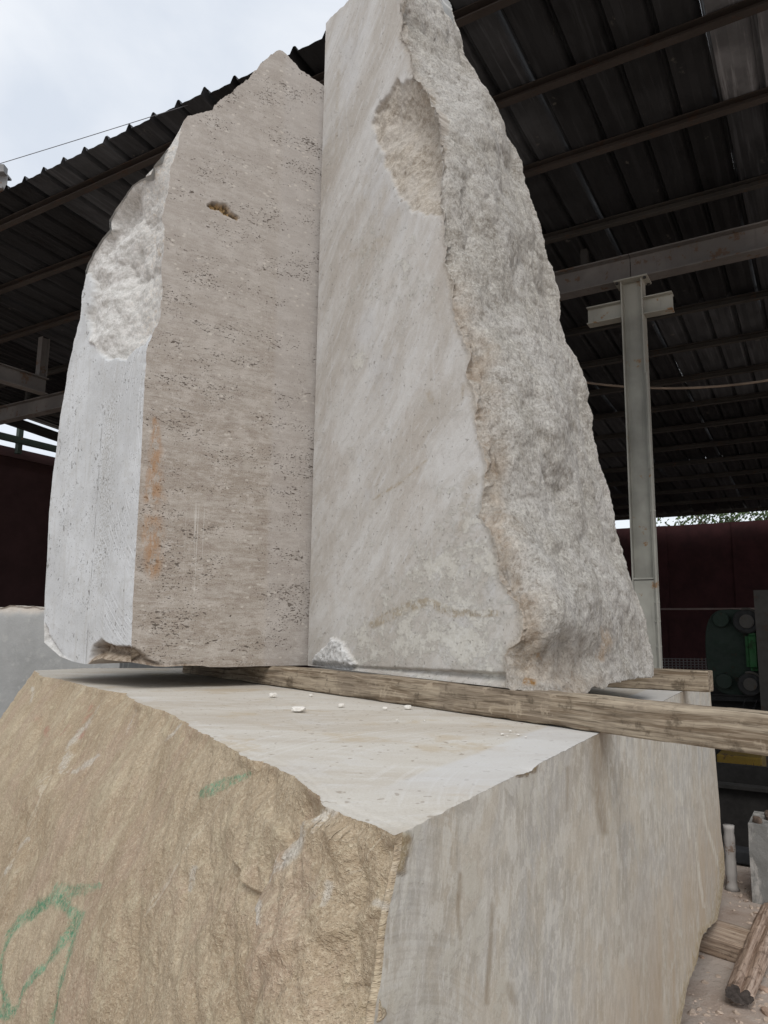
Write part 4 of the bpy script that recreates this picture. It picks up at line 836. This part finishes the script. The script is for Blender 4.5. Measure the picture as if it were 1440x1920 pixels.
    Q.att['brown'] = np.clip(sstep(70, 0, segd(px, py, rg[3:24]) + 30 * fbm(b_, 10, 4)) * sstep(430, 640, py) + .8 * sstep(1140, 1290, py) * sstep(1190, 1080, px) + .35 * sstep(30, 0, segd(px, py, rg[24:])), 0, 1)
    Q.att['rust'] = np.clip(sstep(1.3, .3, segd(px, py, [(985, 1278), (1003, 1280)], [9, 8])) + .7 * sstep(1.3, .3, segd(px, py, [(1015, 1235), (1025, 1245)], [8, 7])) + .5 * sstep(1.3, .3, segd(px, py, [(1140, 1180), (1150, 1200), (1140, 1235)], [9, 12, 8])), 0, 1)
    nb = 200
    A2 = np.array([-.02, 3.12, TB]); C2 = np.array([.78, 2.98, TB])
    BKb = resample([C, C2, A2, A], nb); TBk = resample(np.vstack([TQ[::-1], TS[::-1]]), nb)
    bk = Patch(BKb, TBk, SE, AE, 2)
    bk.disp(.22 * (np.sin(np.pi * bk.u) * np.sin(np.pi * bk.v)) ** .7, (.12, 1, 0)); bk.disp(bk.fade(60) * .035 * fbm(bk.base, 5, 5))
    mats = [mat_tall_face(), mat_tall_rough(), bpy.data.materials['split_pale']]
    ring = np.vstack([S.flat[:nu], Q.flat[:nq], bk.flat[:nb]])
    o = stone('upright_block', [S, Q, bk], mats, [(ring, 1)], ['rough', 'crust', 'plaster', 'brown', 'rust'])
    tag(o, 'tallest upright stone block, tapering, with smeared sawn face and craggy split right side', 'stone block')
build_right()

# ------------------------------------------------------------------ timbers between the blocks
m_w1 = mat_wood('weathered_beam', (.155, .115, .078), (.335, .28, .21), (.20, .16, .12))
m_w3 = mat_wood('brown_board', (.25, .18, .13), (.40, .32, .25), (.34, .26, .20))
t1a = onz(380, 1268, Bz); t1b = onz(1440, 1422, Bz); dd = (t1b - t1a) / np.linalg.norm(t1b - t1a)
timber('timber', t1a - dd * .25 + ZZ * .001, t1b + dd * .22 + ZZ * .001, np.array([.8, .5, 0]), .085, TB - Bz - .002, m_w1, 3.3, 260, label='long weathered timber under the tall block, sticking out past the right frame edge')
t2b = onz(1329, 1299, Bz); t2a = onz(1138, 1289, Bz); dd2 = (t2b - t2a) / np.linalg.norm(t2b - t2a)
timber('timber', t2b - dd2 * 1.15 + ZZ * .001, t2b + ZZ * .001, np.array([.5, .8, 0]), .085, TB - Bz + .004, m_w1, 8.1, 140, splint=.005, label='short grey timber with squared end poking out behind the tall block')

# ------------------------------------------------------------------ background block at the left
def build_back_block():
    a = onz(-260, 1400, 0); z1 = 1.5 + (1177 - 1140) / 1400. * 4.6
    P0 = np.array([-4.6, 4.9, G]); P1 = np.array([-1.55, 4.5, G]); P2 = np.array([-1.2, 6.0, G]); P3 = np.array([-4.4, 6.3, G]); up = ZZ * (z1 - G)
    def line(a, b, n): return resample([a, b], n)
    TE = rag(line(P0 + up, P1 + up, 240), ZZ, .035, 9, 3.); L = line(P0, P0 + up, 80); R_ = line(P1, P1 + up, 80)
    L[-1] = TE[0]; R_[-1] = TE[-1]
    f = Patch(line(P0, P1, 240), TE, L, R_, 0); f.att['rough'] = sstep(.06, .0, (z1 - f.base[:, 2]) + .03 * fbm(f.base, 12, 4))
    f.disp(f.fade(6) * .006 * fbm(f.base, 8, 4) - f.att['rough'] * .01, (0, -1, 0))
    TB_ = rag(line(P3 + up, P2 + up, 240), ZZ, .03, 5, 8.)
    L2 = line(P0 + up, P3 + up, 40); L2[0] = TE[0]; L2[-1] = TB_[0]; R2 = line(P1 + up, P2 + up, 40); R2[0] = TE[-1]; R2[-1] = TB_[-1]
    t = Patch(TE, TB_, L2, R2, 0); t.att['rough'] = np.ones(len(t.base)); t.disp(t.fade(6) * .03 * fbm(t.base, 6, 5), ZZ)
    R3 = line(P2, P2 + up, 80); R3[-1] = TB_[-1]
    s = Patch(line(P1, P2, 40), R2, R_, R3, 0); L3 = line(P3, P3 + up, 80); L3[-1] = TB_[0]
    s2 = Patch(line(P0, P3, 40), L2, L, L3, 0); s3 = Patch(line(P3, P2, 240), TB_, L3, R3, 0)
    o = stone('background_block', [f, t, s, s2, s3], [mat_grey_block()], [], ['rough'])
    tag(o, 'low grey sawn block with pale broken top rim behind the base block, far left', 'stone block')
build_back_block()

# ------------------------------------------------------------------ loose stones, boards, log
def rock(name, c, s, mat, seed, flat=.6, sub=2, label=None, cat=None, group=None, kind=None):
    bm = bmesh.new(); bmesh.ops.create_icosphere(bm, subdivisions=sub, radius=1)
    P = np.array([v.co[:] for v in bm.verts]); r = 1 + .5 * fbm(P, 1.1, 3, .6, seed) + .15 * perlin(P * 4 + seed)
    P = P * r[:, None]; P = np.clip(P, -.85, .85); rz = random.uniform(0, 6.28); cc, ss = math.cos(rz), math.sin(rz)
    P = P * np.array([s, s * random.uniform(.5, .9), s * flat]); P[:, 2] -= P[:, 2].min()
    for v, p in zip(bm.verts, P): v.co = (p[0] * cc - p[1] * ss, p[0] * ss + p[1] * cc, p[2])
    o = link(name, bm, mat); o.location = tuple(c); tag(o, label, cat, group, kind); return o
m_chip = mat_plain('pale_chip', (.66, .63, .58), .9, .12, 60)
chips = [(512, 1307, 7, 'small upright pale chip on the sawn top, leftmost, between the two upright blocks'), (560, 1334, 13, 'largest pale flake lying flat on the sawn top below the gap between the blocks'), (640, 1326, 6, 'pale pebble on the sawn top near the middle of the long timber'),
         (722, 1331, 5, 'rounded pale crumb touching the foot of the long timber'), (765, 1330, 7, 'pointed pale chip leaning by the foot of the long timber'),
         (583, 1306, 4, 'tiny pale crumb just below the long timber, between pebble and leftmost chip')]
for k, (x, y, s, lb) in enumerate(chips):
    p = onz(x, y, Bz + .001); d = np.linalg.norm(p - CAM); rock('stone_chip', p, s * d / 1400 * 1.15, m_chip, k * 3.7, .55 if s < 12 else .35, label=lb, cat='stone chip', group='loose chips on the sawn top')
for k, (x, y, s, lb) in enumerate([(942, 1378, 7, 'leftmost and largest of the flake cluster on the sawn top below the long timber'), (957, 1372, 6, 'flake nearest the long timber in the cluster on the sawn top'), (972, 1379, 6, 'third flake from the left in the cluster near the right edge of the sawn top'), (986, 1383, 5, 'rightmost flake of the cluster near the right edge of the sawn top'), (951, 1381, 4, 'smallest flake in the cluster, just right of its leftmost piece'), (905, 1374, 2.5, 'lone speck of stone left of the flake cluster on the sawn top'), (795, 1352, 4, 'thin flake on the sawn top, rightmost of three below the middle of the timber'), (745, 1351, 4, 'thin flake on the sawn top, leftmost of three below the middle of the timber'), (770, 1353, 3, 'tiny flake between two thin ones below the middle of the timber')]):
    p = onz(x, y, Bz + .001); d = np.linalg.norm(p - CAM); rock('stone_chip', p, s * d / 1400 * .8, m_chip, 40 + k * 2.9, .35, 1, lb, 'stone chip', 'flakes on the sawn top near the right edge')

# board under the far end of the base block
bt = G + .085
q0 = onz(1314, 1751, bt); q1 = onz(1394, 1776, bt); q3 = onz(1413, 1724, bt)
ax = (q1 - q0) / np.linalg.norm(q1 - q0)
timber('board', q0 - ax * .35 - ZZ * .075, q1 - ZZ * .075, q3 - q1, .22, .075, m_w3, 5.5, 80, .003, .006, label='thick dusty wooden board wedged under the far end of the base block')
def build_log():
    a = onz(1386, 1868, G + .055); b = onz(1442, 1722, G + .07); b = b + (b - a) * .12
    L = np.linalg.norm(b - a); d = (b - a) / L; s = np.cross(d, ZZ); s /= np.linalg.norm(s); up = np.cross(s, d)
    n, m = 48, 90; V = []; A_ = np.linspace(0, 2 * math.pi, n, endpoint=False)
    for i in range(m):
        t = i / (m - 1); P = np.stack([np.cos(A_) * 1.6, np.sin(A_) * 1.6, np.full(n, t * L * 3)], 1)
        r = .040 * (1 + .14 * fbm(P, 1., 3)) + .013 * ridge(P * np.array([2.4, 2.4, .5]), 1., 5, .7, 4.) - .026 * sstep(.35, 0, np.abs(A_ - 1.3 - .2 * math.sin(t * 4)))
        r *= 1 + .1 * math.sin(t * 3)
        V += [a + d * L * t + s * (rr * math.cos(x)) + up * (rr * (.75 if math.sin(x) > 0 else .55) * math.sin(x)) for rr, x in zip(r, A_)]
    fs = [(i * n + j, i * n + (j + 1) % n, (i + 1) * n + (j + 1) % n, (i + 1) * n + j) for i in range(m - 1) for j in range(n)] + [tuple(range(n))[::-1], tuple((m - 1) * n + j for j in range(n))]
    me = bpy.data.meshes.new('split_log'); R = np.stack([d, s, up], 1); me.from_pydata(((np.array(V) - a) @ R).tolist(), [], fs)
    me.materials.append(mat_wood('log_bark', (.22, .15, .11), (.40, .31, .25), (.32, .235, .18))); me.materials.append(mat_plain('log_end', (.07, .06, .055), .9, .4, 60))
    me.polygons.foreach_set('use_smooth', [True] * (len(fs) - 2) + [False] * 2); me.polygons[len(fs) - 2].material_index = 1
    o = bpy.data.objects.new('split_log', me); COL.objects.link(o)
    o.matrix_world = Matrix(((d[0], s[0], up[0], a[0]), (d[1], s[1], up[1], a[1]), (d[2], s[2], up[2], a[2]), (0, 0, 0, 1)))
    tag(o, 'weathered split log with dark sawn end lying on the dusty ground by the board', 'log')
build_log()
# ground rubble: uncounted crumbs in one object
def build_rubble():
    bm = bmesh.new(); r = random.Random(4)
    for k in range(900):
        if k < 500: x, y = r.uniform(1290, 1470), r.uniform(1640, 1930)
        else: x, y = r.gauss(1425, 22), r.gauss(1840, 50)
        if y < 1420: continue
        p = onz(x, y, G); s = r.choice([.003, .004, .006, .006, .009, .014]) * r.uniform(.7, 1.3) * (1 if k < 500 else 1.2)
        m = Matrix.Translation((p[0], p[1], G + s * .3)) @ Matrix.Rotation(r.uniform(0, 6.3), 4, 'Z') @ Matrix.Rotation(r.uniform(0, 1), 4, 'X') @ Matrix.Diagonal((s, s * r.uniform(.5, .9), s * r.uniform(.3, .7), 1))
        ret = bmesh.ops.create_icosphere(bm, subdivisions=1, radius=1, matrix=m)
        for v in ret['verts']: v.co += Vector((r.uniform(-1, 1), r.uniform(-1, 1), r.uniform(-1, 1))) * s * .22
    o = link('rubble', bm, mat_plain('rubble_stone', (.46, .37, .30), .95, .3, 40)); tag(o, 'pinkish stone crumbs scattered on the dusty ground', 'rubble', kind='stuff')
build_rubble()
m_cr = mat_plain('red_brown_stone', (.36, .26, .20), .95, .25, 25)
for k, (x, y, s, lb) in enumerate([(1400, 1880, 11, 'brown stone lump just in front of the dark log end'), (1432, 1862, 10, 'rough brown stone right of the log, near the frame edge'), (1316, 1800, 7, 'small pale stone in the shadow under the board'), (1438, 1905, 12, 'flat brown stone at the lower right corner of the ground')]):
    p = onz(x, y, G); rock('loose_stone', p, s * np.linalg.norm(p - CAM) / 1400, m_cr, 70 + k, .5, label=lb, cat='stone')

# ------------------------------------------------------------------ things inside the shed, right
def build_inside():
    # stone pillar block with rubble on it
    m_dr = mat_plain('dark_rubble', (.13, .095, .075), .95, .35, 30)
    m_s = mat_grey_block('dusty_pillar', 1.15); p = onz(1411, 1692, G); d = np.linalg.norm((p - CAM)[:2]); zt = onpl(1411, 1545, p, np.array([0, 1, 0.]))[2]
    t = tag(empty('stone_pillar', p), 'grey stone pillar streaked with white dust at the right edge inside the shed', 'stone pillar')
    bm = bmesh.new(); obox(bm, p - DU * .19 + DV * .17 + ZZ * (zt - G) / 2, DU, DV, ZZ, .38, .34, zt - G); bmesh.ops.subdivide_edges(bm, edges=bm.edges[:], cuts=8, use_grid_fill=True)
    for v in bm.verts: v.co += Vector((1, 1, 1)) * float(.012 * fbm(np.array([v.co[:]]), 9, 3)[0])
    link('shaft', bm, m_s, t)
    for k in range(7):
        q = p - DU * (.04 + .05 * k) + DV * (.06 + .09 * (k % 3)); q[2] = zt - .004; rock('rubble_lump', q, .030 + .014 * (k % 3), m_dr, 90 + k, .7, label=['rubble lump at the left end of the row on the stone pillar', 'second rubble lump from the left on the stone pillar', 'third rubble lump from the left on the stone pillar', 'middle rubble lump on the stone pillar', 'rubble lump right of the middle one on the stone pillar', 'second rubble lump from the right on the stone pillar', 'rubble lump at the far right on the stone pillar'][k], cat='rubble lump')
    # pipe standing in the dust
    a = onz(1373, 1668, G); zt = onpl(1372, 1547, a, np.array([0, 1, 0.]))[2]
    bm = bmesh.new(); n = 16; pts = [a + ZZ * (zt - a[2]) * i / n for i in range(n + 1)]; rf = [.028 * (1 + .05 * math.sin(i * 2.1) + .04 * math.sin(i * 5.3)) + (.012 if i == 0 else 0) for i in range(n + 1)]; tube(bm, pts, .03, 14, True, rf)
    o = link('standing_pipe', bm, mat_metal('crusted_pipe', (.34, .32, .30), (.14, .09, .06), .6), smooth=True); tag(o, 'upright dust-crusted pipe standing beyond the right side of the base block', 'pipe')
    # dark slab behind pipe
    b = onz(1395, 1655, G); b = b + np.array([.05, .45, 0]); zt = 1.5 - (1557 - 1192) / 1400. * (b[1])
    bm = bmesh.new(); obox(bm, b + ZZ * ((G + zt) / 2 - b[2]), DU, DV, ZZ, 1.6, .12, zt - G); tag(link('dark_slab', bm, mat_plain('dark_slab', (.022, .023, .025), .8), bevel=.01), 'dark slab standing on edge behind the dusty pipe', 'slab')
    b = onz(1400, 1592, G); zt2 = 1.5 - (1462 - 1192) / 1400. * b[1]; m_kk = mat_plain('filler_black', (.014, .013, .012), .85, .4, 10)
    t = tag(empty('shade_filler', b), 'added low black shade trough beneath the grimy yellow tank, right of the base block', 'filler')  # box added here, black to stand in for the shade under the machinery
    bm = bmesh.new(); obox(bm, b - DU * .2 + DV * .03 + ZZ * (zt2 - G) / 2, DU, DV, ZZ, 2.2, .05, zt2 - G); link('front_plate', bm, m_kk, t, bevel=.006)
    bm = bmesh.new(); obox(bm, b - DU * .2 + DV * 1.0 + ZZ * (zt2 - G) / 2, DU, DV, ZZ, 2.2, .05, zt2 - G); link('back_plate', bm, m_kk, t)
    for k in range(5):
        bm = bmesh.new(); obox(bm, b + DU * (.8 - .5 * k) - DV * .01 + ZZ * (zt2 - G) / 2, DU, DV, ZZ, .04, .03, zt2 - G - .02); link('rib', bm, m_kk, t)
    bm = bmesh.new(); obox(bm, b - DU * .2 + DV * .515 + ZZ * .12, DU, DV, ZZ, 2.18, .91, .04); link('filler_floor', bm, m_kk, t)
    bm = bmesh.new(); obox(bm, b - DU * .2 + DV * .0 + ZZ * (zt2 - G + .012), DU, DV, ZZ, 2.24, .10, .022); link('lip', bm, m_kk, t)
    # green machine
    v = 8.2; m_g = mat_metal('green_paint', (.013, .024, .017), (.02, .016, .012), .5, .7); m_bg = mat_metal('bright_green', (.006, .06, .012), (.01, .02, .008), .85, .5); m_k = mat_metal('machine_black', (.012, .012, .012), (.02, .012, .01), .3); m_z = mat_metal('machine_dusty', (.05, .046, .04), (.05, .03, .02), .6)
    def P(x, y, dv=0.): return atv(x, y, v + dv)
    c = P(1375, 1222); t = tag(empty('sawing_machine', np.array([c[0], c[1], G])), 'dark green stone-sawing machine with oval cover and round bosses at the right edge', 'machine')
    # oval cover
    bm = bmesh.new(); cu, cz = np.dot(c, DU), c[2]; hw = abs(np.dot(P(1322, 1222), DU) - np.dot(P(1428, 1222), DU)) / 2; hh = (P(1375, 1142)[2] - P(1375, 1303)[2]) / 2
    pr = []
    for i in range(48):
        a_ = 2 * math.pi * i / 48; e = .62; pr.append((cu + hw * math.copysign(abs(math.cos(a_)) ** e, math.cos(a_)), cz + hh * math.copysign(abs(math.sin(a_)) ** (e + .15), math.sin(a_))))
    f0 = [bm.verts.new(tuple(sp(a_, v, z))) for a_, z in pr]; f1 = [bm.verts.new(tuple(sp(a_, v + .12, z))) for a_, z in pr]; bm.faces.new(f0); bm.faces.new(f1[::-1])
    for i in range(48): bm.faces.new([f0[i], f0[(i + 1) % 48], f1[(i + 1) % 48], f1[i]])
    link('oval_cover', bm, m_g, t, bevel=.008)
    for x, y, r, mm in ((1352, 1162, .075, m_g), (1358, 1277, .075, m_g)):
        bm = bmesh.new(); q = P(x, y, -.03); disc(bm, q, DV, r, .06, 26); link('boss', bm, mm, t, bevel=.008)
    for x, y, r in ((1400, 1165, .12), (1407, 1283, .11)):
        bm = bmesh.new(); q = P(x, y, -.06); disc(bm, q, DV, r, .09, 30); o = link('pulley', bm, m_k, t, bevel=.01)
        bm = bmesh.new(); q = P(x, y, -.115); disc(bm, q, DV, r * .55, .02, 26); link('hub', bm, m_z, o)
        bm = bmesh.new(); tube(bm, [q + DU * (r * 1.02 * math.cos(a_)) * 1 + ZZ * (r * 1.02 * math.sin(a_)) for a_ in [-1.9 + .3 * i + 3.14 for i in range(8)]], .012, 6); link('guard_ring', bm, m_z, o)
    bm = bmesh.new(); q0 = P(1413, 1222, -.05); obox(bm, q0, DU, DV, ZZ, .13, .14, .36); bmesh.ops.bevel(bm, geom=bm.edges[:], offset=.035, segments=3, affect='EDGES'); link('bright_guard', bm, m_bg, t)
    bm = bmesh.new(); q0 = P(1450, 1225, .0); obox(bm, np.array([q0[0], q0[1], (q0[2] + .6 + G) / 2]), DU, DV, ZZ, .25, .3, q0[2] + .6 - G); link('column', bm, m_z, t)
    bm = bmesh.new(); a = P(1310, 1306); b = P(1470, 1311); ibeam(bm, a, b, .06, .08); link('cross_bar', bm, m_k, t)
    bm = bmesh.new(); obox(bm, sp(cu, v + .3, .6), DU, DV, ZZ, .8, .3, .8); link('machine_bed', bm, m_k, t, bevel=.01)
    for k, off in enumerate((0, 22)):
        bm = bmesh.new(); tube(bm, [P(1398 + off, 1312, -.1), P(1390 + off, 1330, -.12), P(1394 + off, 1350, -.1), P(1386 + off, 1375, -.1)], .012, 6); link('hose', bm, m_k, t)
    # mesh panel
    mp_ = tag(empty('wire_mesh_panel', P(1285, 1262, .6)), 'dark wire mesh panel low in front of the red wall, left of the green machine', 'mesh panel'); m_m = mat_metal('mesh_wire', (.12, .11, .11), amt=.4)
    for i in range(12):
        bm = bmesh.new(); a = P(1246 + i * 7, 1234, .6); b = P(1246 + i * 7, 1262, .6); b = b - ZZ * .6; tube(bm, [a, b], .006, 4); link('wire', bm, m_m, mp_)
    for i in range(7):
        bm = bmesh.new(); tube(bm, [P(1240, 1235 + i * 5, .6), P(1330, 1236 + i * 5, .6)], .006, 4); link('wire', bm, m_m, mp_)
    # yellow tank
    v2 = 7.2; a = atv(1343, 1414, v2); b = atv(1428, 1414, v2); z0 = atv(1385, 1455, v2)[2]; ua, ub = np.dot(a, DU), np.dot(b, DU)
    m_y = mat_metal('yellow_paint', (.14, .09, .012), (.04, .022, .012), .95, .8); ty = tag(empty('yellow_tank', sp((ua + ub) / 2, v2, G)), 'grimy yellow metal tank seen under the end of the long timber', 'tank')
    bm = bmesh.new(); obox(bm, sp((ua + ub) / 2, v2 + .2, (a[2] + z0) / 2), DU, DV, ZZ, abs(ub - ua), .4, a[2] - z0); link('tank_body', bm, m_y, ty, bevel=.012)
    bm = bmesh.new(); obox(bm, sp((ua + ub) / 2, v2 + .19, z0 - .015), DU, DV, ZZ, abs(ub - ua) + .03, .44, .03); link('rim', bm, m_y, ty)
    for s_ in (-1, 1):
        bm = bmesh.new(); obox(bm, sp((ua + ub) / 2 + s_ * abs(ub - ua) * .45, v2 + .19, (z0 - .03 + G) / 2), DU, DV, ZZ, .05, .3, z0 - .03 - G); link('leg', bm, m_k, ty)
    # slack cable behind the column
    pts = []
    for i in range(25):
        x = 1040 + i * 19; y = 728 - 16 * (1 - ((x - 1255) / 190.) ** 2) * 0 + -15 * ((x - 1255) / 185.) ** 2; pts.append(atv(x, y, 6.3))
    bm = bmesh.new(); tube(bm, pts, .010, 6); tag(link('hanging_cable', bm, mat_plain('cable_tan', (.22, .17, .13), .7)), 'slack tan cable hanging across the dark shed behind the column', 'cable')
build_inside()

# ------------------------------------------------------------------ trees seen through the gap above the back wall
def build_trees():
    ml = mat_plain('leaf', (.055, .085, .03), .6, .4, 3); mb = mat_plain('bark', (.10, .08, .06), .9)
    for k, (x, lb) in enumerate(((1330, 'dark green tree showing through the slit above the red back wall, left one'), (1425, 'dark green tree above the red back wall nearest the right frame edge'))):
        v = 22.; c = atv(x, 970, v); r = random.Random(k + 3); base = np.array([c[0], c[1], G]); t = tag(empty('tree', base), lb, 'tree', 'trees behind the back wall')
        bm = bmesh.new(); tube(bm, [base, base + ZZ * 2, base + ZZ * 4 + DU * .2], .14, 8, True, [.16, .12, .06])
        for j in range(9):
            a = r.uniform(0, 6.3); h = 2.2 + j * .25; tube(bm, [base + ZZ * h, base + ZZ * (h + .6) + np.array([math.cos(a), math.sin(a), 0]) * .9], .04, 5, True, [.05, .015])
        link('trunk', bm, mb, t)
        bm = bmesh.new()
        for j in range(2600):
            q = np.array([r.gauss(0, 1), r.gauss(0, 1), r.gauss(0, 1)]); q /= np.linalg.norm(q); q = q * (r.random() ** .45) * np.array([1.5, 1.5, 1.1]); w = fbm(q[None], 1.3, 2)[0]
            if w < -.12: continue
            p = base + ZZ * 4.1 + q; n = Vector((r.gauss(0, 1), r.gauss(0, 1), r.gauss(0, 1))).normalized(); s = r.uniform(.04, .08); tt = n.orthogonal().normalized(); b = n.cross(tt)
            vs = [bm.verts.new(tuple(Vector(p) + tt * s * a_ + b * s * .45 * c_)) for a_, c_ in ((-1, 0), (0, -1), (1, 0), (0, 1))]; bm.faces.new(vs)
        link('crown', bm, ml, t)
build_trees()

# ------------------------------------------------------------------ wire and beam end at the left
def build_left_bits():
    a = onz(374, 190, roofz(2.95, .1)); b = a + (onpl(-150, 352, a, np.array([0, 1., 0])) - a); pts = [a * (1 - t) + b * t - ZZ * .02 * t * (1 - t) for t in [i / 20 for i in range(21)]]
    bm = bmesh.new(); tube(bm, pts, .0022, 6); tag(link('overhead_wire', bm, mat_plain('wire_grey', (.12, .12, .13), .6)), 'thin wire rising across the cloudy sky to the shed eave', 'wire')
    pl = np.array([0, 5.2, 0]); n = np.array([0, 1., 0]); e = onpl(13, 344, pl, n); t = tag(empty('gantry', np.array([e[0] - 1.5, e[1], G])), 'grey steel gantry beam end just entering the left edge below the sky', 'gantry'); m = mat_metal('gantry_grey', (.22, .22, .22), amt=.3)
    bm = bmesh.new(); ibeam(bm, e, e - np.array([3., 0, 0]), .15, .12, .015, .01); link('beam', bm, m, t)
    bm = bmesh.new(); obox(bm, e + np.array([-.12, 0, .115]), (1, 0, 0), (0, 1, 0), ZZ, .2, .06, .05); link('end_stop', bm, m, t)
    bm = bmesh.new(); ibeam(bm, np.array([e[0] - 1.5, e[1], G]), np.array([e[0] - 1.5, e[1], e[2] - .076]), .15, .15, .01, .01, up=np.array([1., 0, 0])); link('post', bm, m, t)
build_left_bits()
